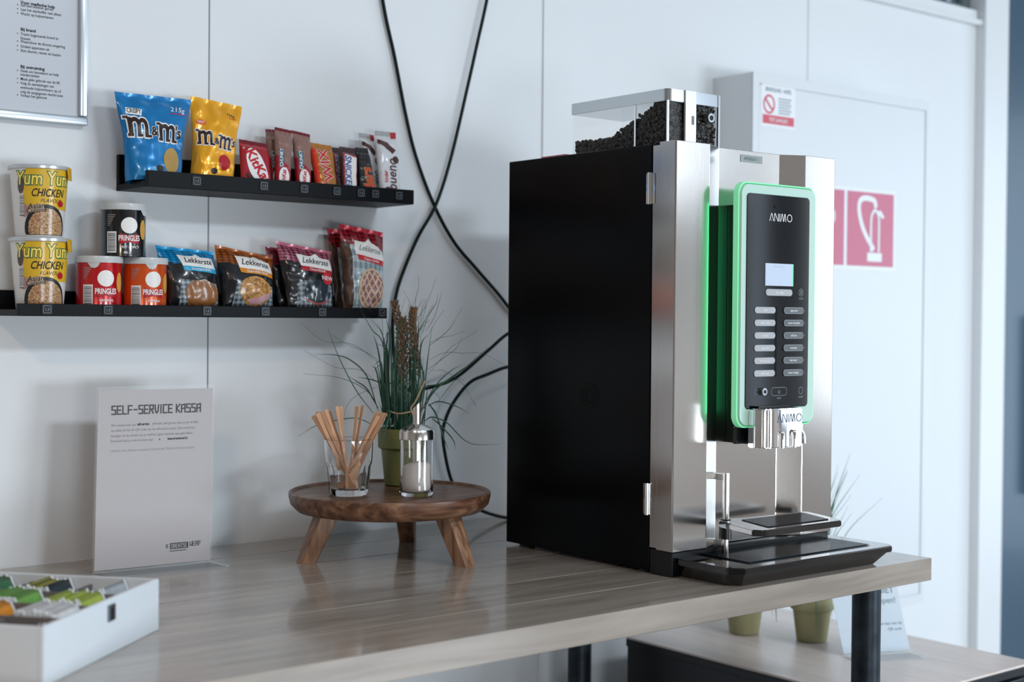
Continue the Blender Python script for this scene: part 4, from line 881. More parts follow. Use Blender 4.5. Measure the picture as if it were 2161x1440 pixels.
BLADES=[(2.2,[(1.392,2.096,1.134),(1.37,2.114,1.171),(1.352,2.13,1.214),(1.339,2.142,1.253),(1.33,2.149,1.286)]),
(3.0,[(1.397,2.092,1.146),(1.379,2.098,1.2),(1.355,2.112,1.227),(1.332,2.126,1.236),(1.303,2.144,1.237)]),
(1.6,[(1.4,2.089,1.135),(1.384,2.088,1.164),(1.36,2.099,1.185),(1.327,2.118,1.198),(1.281,2.149,1.203)]),
(3.0,[(1.399,2.09,1.142),(1.376,2.092,1.177),(1.358,2.096,1.19),(1.343,2.098,1.199)]),
(2.6,[(1.407,2.085,1.185),(1.373,2.073,1.194),(1.344,2.072,1.199)]),
(3.0,[(1.405,2.085,1.142),(1.387,2.078,1.207),(1.374,2.074,1.218)]),
(4.0,[(1.405,2.085,1.131),(1.398,2.08,1.206),(1.39,2.08,1.249),(1.382,2.081,1.271)]),
(3.0,[(1.41,2.081,1.131),(1.414,2.092,1.227),(1.421,2.094,1.275),(1.418,2.103,1.257)]),
(2.5,[(1.412,2.079,1.125),(1.407,2.086,1.249),(1.391,2.1,1.281),(1.374,2.115,1.32)]),
(0.9,[(1.399,2.092,1.223),(1.382,2.126,1.248),(1.367,2.15,1.257),(1.341,2.182,1.26),(1.315,2.214,1.291)]),
(0.9,[(1.399,2.092,1.227),(1.391,2.117,1.24),(1.369,2.146,1.254),(1.352,2.17,1.271)]),
(0.7,[(1.397,2.093,1.189),(1.386,2.132,1.209),(1.36,2.172,1.213),(1.323,2.219,1.243)]),
(0.9,[(1.398,2.092,1.18),(1.357,2.095,1.166),(1.336,2.093,1.148),(1.325,2.086,1.125)]),
(2.4,[(1.39,2.097,1.114),(1.357,2.094,1.126),(1.325,2.102,1.124),(1.289,2.116,1.115),(1.259,2.126,1.097)]),
(4.5,[(1.418,2.074,1.131),(1.398,2.049,1.14),(1.38,2.037,1.114),(1.364,2.027,1.084)]),
(3.0,[(1.417,2.076,1.135),(1.386,2.053,1.119),(1.368,2.037,1.083)]),
(4.0,[(1.42,2.073,1.12),(1.422,2.072,1.174),(1.432,2.065,1.206),(1.434,2.063,1.224)]),
(4.0,[(1.423,2.07,1.12),(1.424,2.066,1.228),(1.431,2.057,1.249),(1.433,2.052,1.262)]),
(4.0,[(1.416,2.076,1.125),(1.416,2.084,1.206),(1.42,2.086,1.27),(1.416,2.093,1.301)]),
(4.0,[(1.433,2.062,1.11),(1.44,2.057,1.164),(1.448,2.051,1.207),(1.445,2.055,1.258)]),
(4.0,[(1.445,2.052,1.11),(1.459,2.054,1.185),(1.466,2.057,1.228),(1.462,2.067,1.258)]),
(4.0,[(1.44,2.056,1.11),(1.45,2.05,1.207),(1.454,2.048,1.271),(1.455,2.048,1.303)]),
(3.5,[(1.455,2.045,1.131),(1.456,2.033,1.194),(1.45,2.031,1.216),(1.443,2.031,1.239)]),
(3.0,[(1.456,2.043,1.121),(1.463,2.039,1.185),(1.467,2.037,1.228),(1.473,2.033,1.286)]),
(4.0,[(1.461,2.039,1.142),(1.477,2.028,1.175),(1.505,2.005,1.203),(1.523,1.991,1.22),(1.549,1.971,1.251)]),
(2.6,[(1.456,2.043,1.132),(1.473,2.045,1.159),(1.493,2.039,1.189),(1.515,2.029,1.21),(1.532,2.023,1.219)]),
(3.0,[(1.463,2.039,1.182),(1.489,2.034,1.185),(1.517,2.021,1.193)]),
(2.8,[(1.467,2.035,1.147),(1.482,2.023,1.155),(1.505,2.004,1.147),(1.523,1.989,1.135)]),
(4.0,[(1.468,2.034,1.151),(1.473,2.018,1.132),(1.479,2.005,1.094),(1.483,1.995,1.072)]),
(3.0,[(1.473,2.03,1.125),(1.478,2.007,1.111),(1.488,1.988,1.089),(1.486,1.979,1.073)]),
(2.8,[(1.463,2.038,1.121),(1.469,2.023,1.128),(1.486,2.003,1.118),(1.513,1.975,1.084),(1.552,1.939,1.082)]),
(1.2,[(1.467,2.037,1.211),(1.49,2.018,1.233),(1.507,2.005,1.25),(1.512,2.001,1.265)]),
(0.9,[(1.467,2.036,1.202),(1.488,2.029,1.228),(1.506,2.021,1.25),(1.518,2.017,1.258),(1.548,1.998,1.28)]),
(0.9,[(1.469,2.035,1.228),(1.497,2.027,1.241),(1.526,2.012,1.24),(1.555,1.997,1.24),(1.592,1.973,1.219)]),
(1.2,[(1.47,2.035,1.254),(1.487,2.021,1.271),(1.5,2.011,1.289),(1.515,2,1.322)]),
(0.9,[(1.47,2.035,1.258),(1.495,2.039,1.267),(1.518,2.035,1.271),(1.541,2.029,1.279)]),
(1.0,[(1.464,2.04,1.278),(1.476,2.031,1.303),(1.484,2.025,1.336),(1.486,2.024,1.348)]),
(1.4,[(1.46,2.043,1.275),(1.467,2.038,1.303),(1.479,2.029,1.329),(1.481,2.028,1.346)]),
(0.9,[(1.459,2.045,1.288),(1.471,2.048,1.325),(1.481,2.047,1.347),(1.49,2.047,1.372)]),
(0.9,[(1.45,2.052,1.292),(1.451,2.052,1.335),(1.455,2.049,1.357),(1.455,2.05,1.378)]),
(0.9,[(1.445,2.056,1.292),(1.444,2.058,1.325),(1.434,2.066,1.35)]),
(1.0,[(1.457,2.046,1.282),(1.46,2.045,1.318),(1.466,2.04,1.335)]),
(0.8,[(1.467,2.038,1.267),(1.484,2.04,1.293),(1.502,2.036,1.317)]),
(0.9,[(1.472,2.032,1.209),(1.49,2.018,1.209),(1.515,1.997,1.186),(1.523,1.99,1.169),(1.533,1.981,1.147)]),
(1.4,[(1.476,2.027,1.147),(1.512,2.015,1.192),(1.53,2.011,1.192)]),
(2.2,[(1.415,2.077,1.12),(1.403,2.068,1.175),(1.403,2.056,1.188),(1.41,2.04,1.186),(1.41,2.03,1.174)]),
(3.2,[(1.427,2.068,1.146),(1.419,2.034,1.138),(1.413,2.014,1.118)]),
(0.8,[(1.391,2.101,1.313),(1.384,2.106,1.324),(1.381,2.11,1.352)]),
(0.8,[(1.407,2.086,1.249),(1.404,2.09,1.313),(1.399,2.094,1.341)]),
(0.7,[(1.468,2.035,1.177),(1.5,2.048,1.162),(1.511,2.063,1.141)]),
(1.0,[(1.419,2.074,1.112),(1.432,2.079,1.174),(1.444,2.081,1.281),(1.465,2.073,1.335)]),
(1.0,[(1.448,2.05,1.112),(1.439,2.044,1.175),(1.434,2.042,1.277),(1.428,2.04,1.326)]),
(1.0,[(1.417,2.075,1.112),(1.419,2.068,1.174),(1.421,2.064,1.266),(1.435,2.049,1.305)]),
(1.0,[(1.439,2.057,1.112),(1.444,2.061,1.174),(1.448,2.063,1.281),(1.465,2.054,1.334)]),
(1.0,[(1.433,2.062,1.112),(1.442,2.058,1.174),(1.451,2.053,1.264),(1.472,2.038,1.3)]),
(1.0,[(1.422,2.071,1.112),(1.427,2.065,1.174),(1.432,2.061,1.265),(1.452,2.044,1.303)]),
(1.0,[(1.437,2.058,1.112),(1.43,2.049,1.175),(1.426,2.045,1.266),(1.42,2.041,1.304)]),
(1.0,[(1.439,2.057,1.112),(1.443,2.045,1.175),(1.448,2.035,1.276),(1.465,2.017,1.324)]),
(1.0,[(1.428,2.066,1.112),(1.434,2.056,1.174),(1.441,2.048,1.276),(1.459,2.032,1.323)]),
(1.0,[(1.435,2.06,1.112),(1.443,2.059,1.174),(1.45,2.058,1.278),(1.47,2.045,1.328)]),
(1.0,[(1.419,2.074,1.112),(1.434,2.076,1.174),(1.448,2.076,1.282),(1.477,2.062,1.336)]),
(1.0,[(1.456,2.043,1.112),(1.461,2.05,1.174),(1.466,2.055,1.277),(1.484,2.046,1.326)]),
(1.0,[(1.428,2.066,1.112),(1.429,2.064,1.174),(1.431,2.064,1.277),(1.44,2.056,1.325)]),
(1.0,[(1.413,2.078,1.112),(1.415,2.066,1.175),(1.418,2.059,1.282),(1.425,2.048,1.337)]),
(4.2,[(1.447,2.051,1.112),(1.446,2.05,1.174),(1.447,2.05,1.266),(1.445,2.051,1.303)]),
(3.7,[(1.417,2.075,1.112),(1.412,2.068,1.175),(1.408,2.065,1.262),(1.404,2.063,1.295)]),
(2.7,[(1.409,2.082,1.112),(1.406,2.086,1.174),(1.403,2.09,1.217),(1.394,2.098,1.206)]),
(2.9,[(1.446,2.051,1.112),(1.443,2.052,1.174),(1.44,2.054,1.245),(1.424,2.066,1.262)]),
(3.9,[(1.408,2.082,1.112),(1.406,2.085,1.174),(1.403,2.088,1.223),(1.393,2.096,1.218)]),
(2.9,[(1.408,2.082,1.112),(1.413,2.093,1.173),(1.416,2.1,1.259),(1.412,2.111,1.291)]),
(4.2,[(1.414,2.078,1.112),(1.416,2.073,1.174),(1.419,2.07,1.24),(1.426,2.063,1.253)]),
(3.3,[(1.453,2.046,1.112),(1.445,2.039,1.175),(1.439,2.036,1.232),(1.436,2.03,1.235)]),
(3.1,[(1.417,2.075,1.112),(1.42,2.079,1.174),(1.423,2.082,1.221),(1.433,2.077,1.214)]),
(3.6,[(1.448,2.05,1.112),(1.448,2.058,1.174),(1.448,2.064,1.242),(1.448,2.067,1.257)]),
(4.2,[(1.42,2.072,1.112),(1.43,2.082,1.173),(1.438,2.088,1.266),(1.455,2.084,1.306)]),
(4.1,[(1.441,2.055,1.112),(1.449,2.056,1.174),(1.456,2.056,1.264),(1.471,2.048,1.3)]),
(3.8,[(1.41,2.081,1.112),(1.417,2.091,1.173),(1.423,2.098,1.24),(1.423,2.106,1.252)]),
(4.0,[(1.418,2.074,1.112),(1.415,2.064,1.175),(1.415,2.057,1.27),(1.423,2.045,1.312)]),
(4.0,[(1.448,2.049,1.112),(1.444,2.044,1.175),(1.441,2.041,1.242),(1.448,2.03,1.255)]),
(3.3,[(1.441,2.055,1.112),(1.442,2.057,1.174),(1.443,2.058,1.229),(1.435,2.065,1.231)]),
(4.0,[(1.408,2.082,1.112),(1.411,2.085,1.174),(1.413,2.087,1.244),(1.416,2.087,1.261)]),
(2.5,[(1.414,2.078,1.112),(1.417,2.088,1.173),(1.418,2.096,1.242),(1.408,2.112,1.257)]),
(3.8,[(1.449,2.049,1.112),(1.45,2.042,1.175),(1.453,2.038,1.251),(1.46,2.029,1.273)]),
(2.7,[(1.418,2.074,1.112),(1.415,2.082,1.174),(1.41,2.091,1.265),(1.392,2.109,1.303)])]
bm = BM()
for w_, Pts in BLADES: blade(bm, Pts, max(.0007, w_*.00082))
for k in range(60):      # short tuft filling the pot
    a = random.uniform(0, 6.28); r_ = random.uniform(0, .034); q = Vector((PX+r_*math.cos(a), PY+r_*math.sin(a), RZ+.088)); o_ = Vector((math.cos(a), math.sin(a), 0))
    hh = random.uniform(.05, .15); sp = random.uniform(.2, .6)*r_
    blade(bm, [q, q+o_*sp*.4+ez*hh*.5, q+o_*sp+ez*hh], random.uniform(.0022, .0035))
obj('grass_blades', bm, M_blade, t, smooth=60)
seed = mat('dried_seed_brown', '#7a6047', .7, var=.3, vscale=60)
for path in ([(1.433, 2.063, 1.172), (1.430, 2.067, 1.228), (1.429, 2.069, 1.281), (1.420, 2.072, 1.329)], [(1.450, 2.049, 1.172), (1.449, 2.052, 1.249), (1.446, 2.055, 1.292), (1.449, 2.055, 1.318)], [(1.438, 2.075, 1.12), (1.440, 2.07, 1.20), (1.438, 2.066, 1.27), (1.433, 2.066, 1.30)]):
    bm = BM(); P = catmull([(PX, PY, RZ+.09)]+path, 14); tube(bm, P, .0008, 6); n = len(P)
    for i in range(n//3, n):
        tg = (P[min(i+1, n-1)]-P[i-1]).normalized()
        for k in range(5):
            a = k*1.2566+i*.9; s1 = tg.orthogonal().normalized(); s2 = tg.cross(s1); rad = s1*math.cos(a)+s2*math.sin(a)
            d_ = (rad*.8+tg).normalized(); L = random.uniform(.008, .0125)*(1-.35*(i/n-.33)/.67); d_ = (d_+Vector((random.uniform(-.25, .25), random.uniform(-.25, .25), random.uniform(-.2, .2)))).normalized(); c = P[i]+rad*.0035+d_*L*.4; x_ = d_.cross(tg).normalized(); y_ = d_.cross(x_)
            r = bmesh.ops.create_icosphere(bm, subdivisions=1, radius=1)
            for v in r['verts']: v.co = c+d_*v.co.z*L*.55+x_*v.co.x*.0019+y_*v.co.y*.0013
    obj('seed_head', bm, seed, t, smooth=60)
tw = mat('raffia', '#b59a78', .7)
bm = BM(); tube(bm, catmull([(1.434, 1.998, 1.194), (1.421, 2.008, 1.158), (1.415, 2.013, 1.146), (1.418, 2.010, 1.133), (1.420, 2.008, 1.118)], 8), .0016, 6)
tube(bm, catmull([(1.415+.000, 2.013, 1.140), (1.402, 2.030, 1.136), (1.398, 2.052, 1.139), (1.42, 2.085, 1.14), (1.455, 2.07, 1.139), (1.450, 2.035, 1.137), (1.416, 2.012, 1.140)], 8), .0014, 6)
obj('raffia_tie', bm, tw, t, smooth=60)

# ================================================================ cables
def cable(P, label, r=.0034):
    o = obj('cable', tube(BM(), catmull(P, 10), r, 10), M_cable, None, P[-1], smooth=60); tag(o, label, 'cable')
Yc = 2.2435
cable([(1.470, Yc, 2.10), (1.5057, Yc, 1.9001), (1.5336, Yc, 1.7968), (1.5596, Yc, 1.6917), (1.5846, Yc, 1.6124), (1.627, Yc, 1.5239), (1.677, Yc, 1.4524), (1.7364, Yc, 1.3982), (1.8087, Yc, 1.3331), (1.88, Yc, 1.25), (1.90, Yc, 1.1)], 'dark cable hanging from the upper left across the wall to behind the coffee machine')
Yd = 2.236
cable([(1.80, Yd, 2.15), (1.749, Yd, 1.9358), (1.7261, Yd, 1.8483), (1.7033, Yd, 1.7615), (1.6639, Yd, 1.6186), (1.627, Yd-.002, 1.5235), (1.5859, Yd, 1.4579), (1.5533, Yd, 1.3932), (1.5351, Yd, 1.3432), (1.528, Yd, 1.28), (1.530, 2.225, 1.20), (1.55, 2.215, 1.165), (1.582, 2.21, 1.166), (1.650, 2.2, 1.186), (1.731, 2.2, 1.239), (1.777, 2.2, 1.270), (1.84, 2.2, 1.30)], 'dark cable crossing from the upper right down behind the potted grass')
cable([(1.84, 2.2, 1.21), (1.778, 2.2, 1.205), (1.731, 2.2, 1.192), (1.687, 2.2, 1.177), (1.650, 2.2, 1.143), (1.628, 2.2, 1.107), (1.622, 2.2, 1.069), (1.641, 2.2, .993), (1.668, 2.2, .958), (1.705, 2.2, .929), (1.781, 2.2, .9045), (1.84, 2.2, .9045)], 'dark cable looping between the riser and the back of the coffee machine')

# ================================================================ coffee machine
X0, X1, BZ = 1.590, 1.980, .905
mc = thing('coffee_machine', (1.785, 1.76, TZ), 'tall bean coffee machine with black sides and brushed steel door', 'coffee machine')
M_side = mat('black_powder_coat', '#05070a', .25, spec=.14)
M_bk = mat('black_plastic', '#0a0b0e', .3)
M_gloss = mat('black_gloss', '#07080b', .06, coat=1.0)
obj('cabinet_body', box(BM(), X0, X1, 1.606, 1.965, BZ, 1.580, .0015), M_side, mc)
for x in (1.61, 1.955):
    for y in (1.63, 1.93): obj('foot', lathe(BM(), [(.014, TZ), (.014, BZ)], x, y, 20), M_bk, mc)
vent = BM()
for k in range(10):
    for r0, r1, off in ((.0085, .0125, 0), (.015, .0190, .3), (.0205, .0245, 0)):
        a0 = 2*math.pi*k/10+off; a1 = a0+.50
        pts = [(1.748+r0*math.cos(a0+(a1-a0)*i/5), 1.1737+r0*math.sin(a0+(a1-a0)*i/5)) for i in range(6)]+[(1.748+r1*math.cos(a1-(a1-a0)*i/5), 1.1737+r1*math.sin(a1-(a1-a0)*i/5)) for i in range(6)]
        A_poly(pts, vent)
decal('vent_slots', vent, lambda u, v: Vector((X0-.0004, u, v)), mat('vent_dark', '#020202', .9), mc)
# steel door: wave profile
DZ0, DZ1 = .940, 1.5815
prof = [(1.588, 1.588), (1.588, 1.5535), (1.5895, 1.552), (1.664, 1.552), (1.7086, 1.574), (1.8576, 1.574), (1.898, 1.552), (1.9765, 1.552), (1.978, 1.5535), (1.978, 1.588)]
door = obj('steel_door', prism(BM(), prof, DZ0, DZ1, .0007, 1), M_steel, mc)
obj('door_inner_edge', box(BM(), 1.5895, 1.9765, 1.588, 1.604, .942, 1.577, .001), M_steel, mc)
for z0_ in (1.4848, .9936):
    bm = BM(); tube(bm, [(X0-.0035, 1.6075, z0_), (X0-.0035, 1.6075, z0_+.050)], .0042, 16); box(bm, X0-.002, X0, 1.598, 1.617, z0_+.001, z0_+.049)
    for k in range(1, 4): lathe(bm, [(.0045, z0_+.0125*k-.0004), (.0045, z0_+.0125*k+.0004)], X0-.0035, 1.6075, 16)
    obj('hinge', bm, M_chrome, mc, smooth=40)
p = obj('name_plate', box(BM(), 1.760, 1.8136, 1.5732, 1.574, 1.5625, 1.5745, .0003, 1), mat('label_grey', '#8f9596', .4), mc)
decal('lettering', A_text('APPARAAT 1', .0082, 1.7868, 1.5655, bold=.01, wx=.8), plane_y(0, 1.5730, 0), mat('label_ink', '#5d6163', .5), p)
# housing behind the panel
bm = BM(); box(bm, 1.7316, 1.838, 1.5235, 1.5745, 1.104, 1.490, .002); box(bm, 1.700, 1.7316, 1.5235, 1.530, 1.106, 1.134, .001)
for k in range(3): box(bm, 1.735+k*.009, 1.739+k*.009, 1.5215, 1.5235, 1.106, 1.130)
obj('panel_housing', bm, M_bk, mc)
# lit frame round the control panel
M_mint = mat('mint_acrylic', '#b3cbc2', .3, coat=.3, emit='#62e89c', estr=.07)
M_glow = mat('led_edge', '#8fe8b4', .35, emit=(.30, 1.0, .55), estr=.26)
fo = rrect(1.6885, 1.878, 1.132, 1.5225, .020, 10)
fr_ = obj('panel_frame', yprism(BM(), rrect(1.6905, 1.876, 1.134, 1.5205, .019, 10), 1.510, 1.5135, .0025), M_mint, mc, smooth=40)
g = BM(); yprism(g, fo, 1.5125, 1.5235, .001, 1); obj('glowing_edge', g, M_glow, mc, smooth=40)
for lx0, lx1, lz0, lz1 in ((1.696, 1.722, 1.150, 1.492), (1.846, 1.870, 1.150, 1.492)):
    obj('led_strip', box(BM(), lx0, lx1, 1.5236, 1.5246, lz0, lz1), mat('led_strip_green', '#30c070', .4, emit=(.06, 1.0, .40), estr=7), mc)
obj('display_glass', yprism(BM(), rrect(1.7045, 1.8575, 1.162, 1.5045, .007, 6), 1.5085, 1.5105, .0006, 1), M_gloss, mc)
PYF = 1.5080
def part(n, a, m, y=PYF, parent=mc): return decal(n, a, plane_y(0, y, 0), m, parent)
M_pgrey = mat('panel_print', '#8f989c', .35); M_btn = mat('button_grey', '#a9abae', .22, coat=.5)
def animo(x, z, h, bm):      # thin wordmark, letters drawn with open strokes
    th = h*.10
    def ln(x0, z0, x1, z1):
        p, q = Vector((x0, z0)), Vector((x1, z1)); d_ = (q-p).normalized(); nn = Vector((-d_.y, d_.x))*th/2
        A_poly([(p-nn)[:], (q-nn)[:], (q+nn)[:], (p+nn)[:]], bm)
    ln(x, z, x+.36*h, z+h); ln(x+.40*h, z+h, x+.78*h, z); ln(x+.28*h, z+.12*h, x+.38*h, z+.12*h)
    x += .95*h; ln(x, z, x, z+h); ln(x+.10*h, z+h, x+.68*h, z); ln(x+.76*h, z, x+.76*h, z+h)
    x += 1.02*h; ln(x, z, x, z+h)
    x += .20*h; ln(x, z, x+.20*h, z+h); ln(x+.30*h, z+h, x+.50*h, z+.05*h); ln(x+.58*h, z, x+.76*h, z+h); ln(x+.84*h, z+h, x+1.0*h, z)
    x += 1.24*h
    A_ring([(x+.50*h+.50*h*math.cos(t_), z+.5*h+.50*h*math.sin(t_)) for t_ in [2*math.pi*i/28 for i in range(28)]], th, bm)
    return bm
part('wordmark', animo(1.7575, 1.4625, .0125, BM()), M_whiteink)
part('sensor', A_ell(1.7695, 1.4853, .0017, .0030), mat('sensor_black', '#000000', .9))
scr = obj('screen', box(BM(), 1.7481, 1.8160, 1.5070, 1.5082, 1.3586, 1.3945), mat('screen_white', '#8f9aa8', .3, emit='#c0d4ee', estr=.45), mc)
part('screen_edge', A_rect(1.8125, 1.8140, 1.3590, 1.3940), mat('screen_green_edge', '#39d98a', .3, emit='#39e08a', estr=.8), 1.5068)
part('screen_text', A_text('kies uw drank', .0050, 1.780, 1.3885, wx=.9), mat('screen_grey_text', '#b4c0cf', .4), 1.5068, scr)
def button(x0, x1, z0, z1, word='', m=M_btn, n='button'):
    b_ = obj(n, yprism(BM(), rrect(x0, x1, z0, z1, (z1-z0)*.48, 6), 1.5070, 1.5086, .0004, 1), m, mc)
    if word: part('button_text', A_text(word, .0052, (x0+x1)/2, (z0+z1)/2-.0016, wx=.8), M_whiteink, 1.5068, b_)
    return b_
button(1.7495, 1.8145, 1.3425, 1.3535, 'thee / soep')
words = (('koffie', 'cappuccino'), ('koffie crème', 'warme chocolade'), ('espresso', 'café latte'), ('cappuccino', 'macchiato'), ('latte macchiato', 'heet water'), ('koffie choc', 'wiener melange'))
for k in range(6):
    zc = 1.3192-k*.0202
    button(1.7235, 1.7735, zc-.0052, zc+.0052, words[k][0])
    b_ = button(1.7940, 1.8430, zc-.0052, zc+.0052, words[k][1], mat('button_dark', '#5c6165', .15, coat=.8))
    part('button_outline', A_ring(rrect(1.7940, 1.8430, zc-.0052, zc+.0052, .005, 6), .0007), M_pgrey, 1.5067, b_)
    part('button_mark', A_ell(1.8475, zc, .0005, .0008, n=8), M_pgrey)
part('groove', A_poly([(1.7745, 1.213), (1.7785, 1.212), (1.7790, 1.325), (1.7755, 1.325)]), mat('sensor_black'))
a = A_ring([(1.8370+.0055*math.cos(t_), 1.3490+.0060*math.sin(t_)) for t_ in [2*math.pi*i/24 for i in range(24)]], .0006)
for s_ in (1, -1): A_poly([(1.8340, 1.349-.003*s_), (1.8348, 1.349-.0035*s_), (1.8400, 1.349+.003*s_), (1.8392, 1.349+.0035*s_)], a)
A_text('STOP', .0040, 1.837, 1.3375, bm=a)
A_ring([(1.8390+.0052*math.cos(t_), 1.1885+.0060*math.sin(t_)) for t_ in [2*math.pi*i/24 for i in range(24)]], .0006, a)
A_text('START', .0040, 1.839, 1.1765, bm=a)
A_ring(rrect(1.7660, 1.8040, 1.1815, 1.1950, .006, 6), .0005, a); A_text('U', .008, 1.785, 1.185, bm=a); A_text('START', .0036, 1.785, 1.1762, bm=a)
A_ring([(1.7300+.004*math.cos(t_), 1.1885+.004*math.sin(t_)) for t_ in [2*math.pi*i/20 for i in range(20)]], .0004, a)
part('panel_symbols', a, M_pgrey)
bm = BM(); n = 28
def ycyl(bm, x, z, r, y0, y1, n=28):
    return yprism(bm, [(x+r*math.cos(2*math.pi*i/n), z+r*math.sin(2*math.pi*i/n)) for i in range(n)], y0, y1, r*.08, 1)
lk = obj('key_lock', ycyl(BM(), 1.7440, 1.1890, .0062, 1.5020, 1.5090), M_chrome, mc, smooth=35)
obj('lock_core', ycyl(BM(), 1.7440, 1.1890, .0030, 1.5012, 1.5022), M_ink, lk)
# chrome outlet
cx0, cx1 = 1.7125, 1.8085; cyf = 1.4755
op = [(cx0+.004, 1.5135), (cx0, 1.497), (cx0+.0045, 1.482), (cx0+.012, 1.4765), (cx0+.020, cyf), (cx1-.006, cyf), (cx1-.0015, 1.478), (cx1, 1.483), (cx1, 1.5135)]
ot = obj('outlet', prism(BM(), op, 1.1010, 1.1632, .0018, 3), M_chrome, mc, smooth=30)
decal('wordmark', animo(1.7435, 1.1410, .0135, BM()), plane_y(0, cyf-.0003, 0), mat('engraved_grey', '#4a5563', .4), ot)
for xx_ in (1.7535, 1.7830):
    bm = BM(); tube(bm, catmull([(xx_, cyf+.0005, 1.1265), (xx_, cyf-.0012, 1.1235), (xx_, cyf-.0018, 1.115), (xx_, cyf-.0018, 1.1012)], 6), .0042, 16); obj('outlet_rib', bm, M_chrome, ot, smooth=50)
obj('housing_top', box(BM(), 1.725, 1.80, 1.498, 1.5085, 1.1632, 1.1665, .001), M_gloss, mc)
bm = BM(); tube(bm, catmull([(1.806, 1.492, 1.130), (1.815, 1.490, 1.127), (1.8225, 1.489, 1.118), (1.8245, 1.489, 1.104)], 8), .0040, 16, cap=False)
obj('hot_water_tube', bm, M_chrome, mc, smooth=60)
# lower tray and swivel cup shelf
def grate(bm, x0, x1, y0, y1, z, n, m=1):
    for k in range(n):
        x = x0+(x1-x0)*(k+.5)/n; box(bm, x-.0007, x+.0007, y0, y1, z-.0012, z)
    k = int((y1-y0)/.012)
    for i in range(k): y = y0+(y1-y0)*(i+.5)/k; box(bm, x0, x1, y-.0006, y+.0006, z-.0016, z-.0005)
obj('machine_base', box(BM(), 1.592, 1.976, 1.556, 1.606, TZ, .9395, .002), M_bk, mc)
tx0, tx1, ty0, ty1 = 1.600, 1.993, 1.428, 1.600
bm = BM()
out = [(tx0, ty1), (tx0, ty0+.020), (tx0+.018, ty0), (tx1-.012, ty0), (tx1, ty0+.012), (tx1, ty1-.04), (tx1-.012, ty1)]
prism(bm, out, .9195, .930, .0015)
lowr = [(tx0+.012, ty1), (tx0+.012, ty0+.035), (tx0+.030, ty0+.017), (tx1-.040, ty0+.017), (tx1-.030, ty0+.03), (tx1-.03, ty1)]
top_ = [bm.verts.new((x, y, .9195)) for x, y in [(tx0+.002, ty1-.004), (tx0+.003, ty0+.026), (tx0+.022, ty0+.006), (tx1-.016, ty0+.006), (tx1-.006, ty0+.018), (tx1-.006, ty1-.004)]]
bot_ = [bm.verts.new((x, y, TZ+.0003)) for x, y in lowr]
bm.faces.new(bot_[::-1])
for i in range(6): bm.faces.new((bot_[i], bot_[(i+1) % 6], top_[(i+1) % 6], top_[i]))
tr = obj('drip_tray', bm, M_gloss, mc)
bm = BM(); box(bm, 1.655, 1.955, 1.452, 1.560, .9300, .9304); grate(bm, 1.657, 1.953, 1.454, 1.558, .9322, 90)
obj('drip_grate', bm, mat('grate_blueblack', '#0c1a28', .25, .3, coat=.5), tr)
po = BM(); tube(po, [(1.700, 1.543, .930), (1.700, 1.543, 1.0585)], .0052, 24)
obj('pivot_post', po, M_steel2, mc, smooth=40)
bm = BM(); box(bm, 1.6945, 1.7055, 1.546, 1.5725, 1.0470, 1.0575, .0008); box(bm, 1.6945, 1.7055, 1.546, 1.5725, .941, .950, .0008)
obj('post_bracket', bm, M_steel2, mc)
o_ = [(1.690, 1.5475), (1.681, 1.540), (1.676, 1.520), (1.652, 1.445), (1.660, 1.432), (1.668, 1.429), (1.846, 1.428), (1.855, 1.436), (1.885, 1.526), (1.880, 1.533), (1.74, 1.5415), (1.71, 1.5535)]
cs = obj('cup_shelf', prism(BM(), o_, .9735, .9835, .0015), M_gloss, mc)
bm = BM(); tube(bm, [(1.700, 1.543, .953), (1.700, 1.543, .9760)], .0105, 24); tube(bm, [(1.700, 1.543, .9835), (1.700, 1.543, .9845)], .0085, 24)
obj('pivot_sleeve', bm, M_bk, cs, smooth=40)
g = BM(); grate(g, 0, 1, 0, 1, 0, 1); g.free()
g = BM(); P00, P10, P11, P01 = Vector((1.690, 1.446, 0)), Vector((1.836, 1.445, 0)), Vector((1.862, 1.518, 0)), Vector((1.716, 1.524, 0))
for k in range(46):
    for a0, a1 in (((k+.25)/46, (k+.6)/46),):
        vs = [(P00*(1-a)+P10*a) if e_ == 0 else (P01*(1-a)+P11*a) for a, e_ in ((a0, 0), (a1, 0), (a1, 1), (a0, 1))]
        prism(g, [(v.x, v.y) for v in vs], .9836, .9850)
for k in range(6):
    b0, b1 = (k+.4)/6, (k+.55)/6
    vs = [(P00*(1-b)+P01*b) if s_ == 0 else (P10*(1-b)+P11*b) for b, s_ in ((b0, 0), (b0, 1), (b1, 1), (b1, 0))]
    prism(g, [(v.x, v.y) for v in vs], .9836, .9844)
obj('shelf_grate', g, mat('grate_blueblack'), cs)
# bean hopper
hx0, hx1, hy0, hy1, hz0, hz1 = 1.625, 1.744, 1.6075, 1.836, 1.5805, 1.672
th = .003; ha = mat('hopper_acrylic', (.97, .96, .95), .0, trans=1.0, ior=1.12)
bm = BM(); box(bm, hx0, hx0+th, hy0, hy1, hz0, 1.655); box(bm, hx1-th, hx1, hy0, hy1, hz0, 1.655); box(bm, hx0+th+.0002, hx1-th-.0002, hy1-th, hy1, hz0, 1.655)
box(bm, hx0+th+.0002, hx1-th-.0002, hy0, hy0+th, hz0, 1.655)
hop = obj('hopper_walls', bm, ha, mc)
bm = BM(); R_ = .006
for poly in ([(hx0-.002, hy1+.001), (hx0-.002, hy0+R_), (hx0+.000, hy0+.001), (hx0+R_, hy0-.002), (hx1-R_, hy0-.002), (hx1, hy0+.001), (hx1+.002, hy0+R_), (hx1+.002, hy1+.001)],): prism(bm, poly, 1.6525, hz1, .0008)
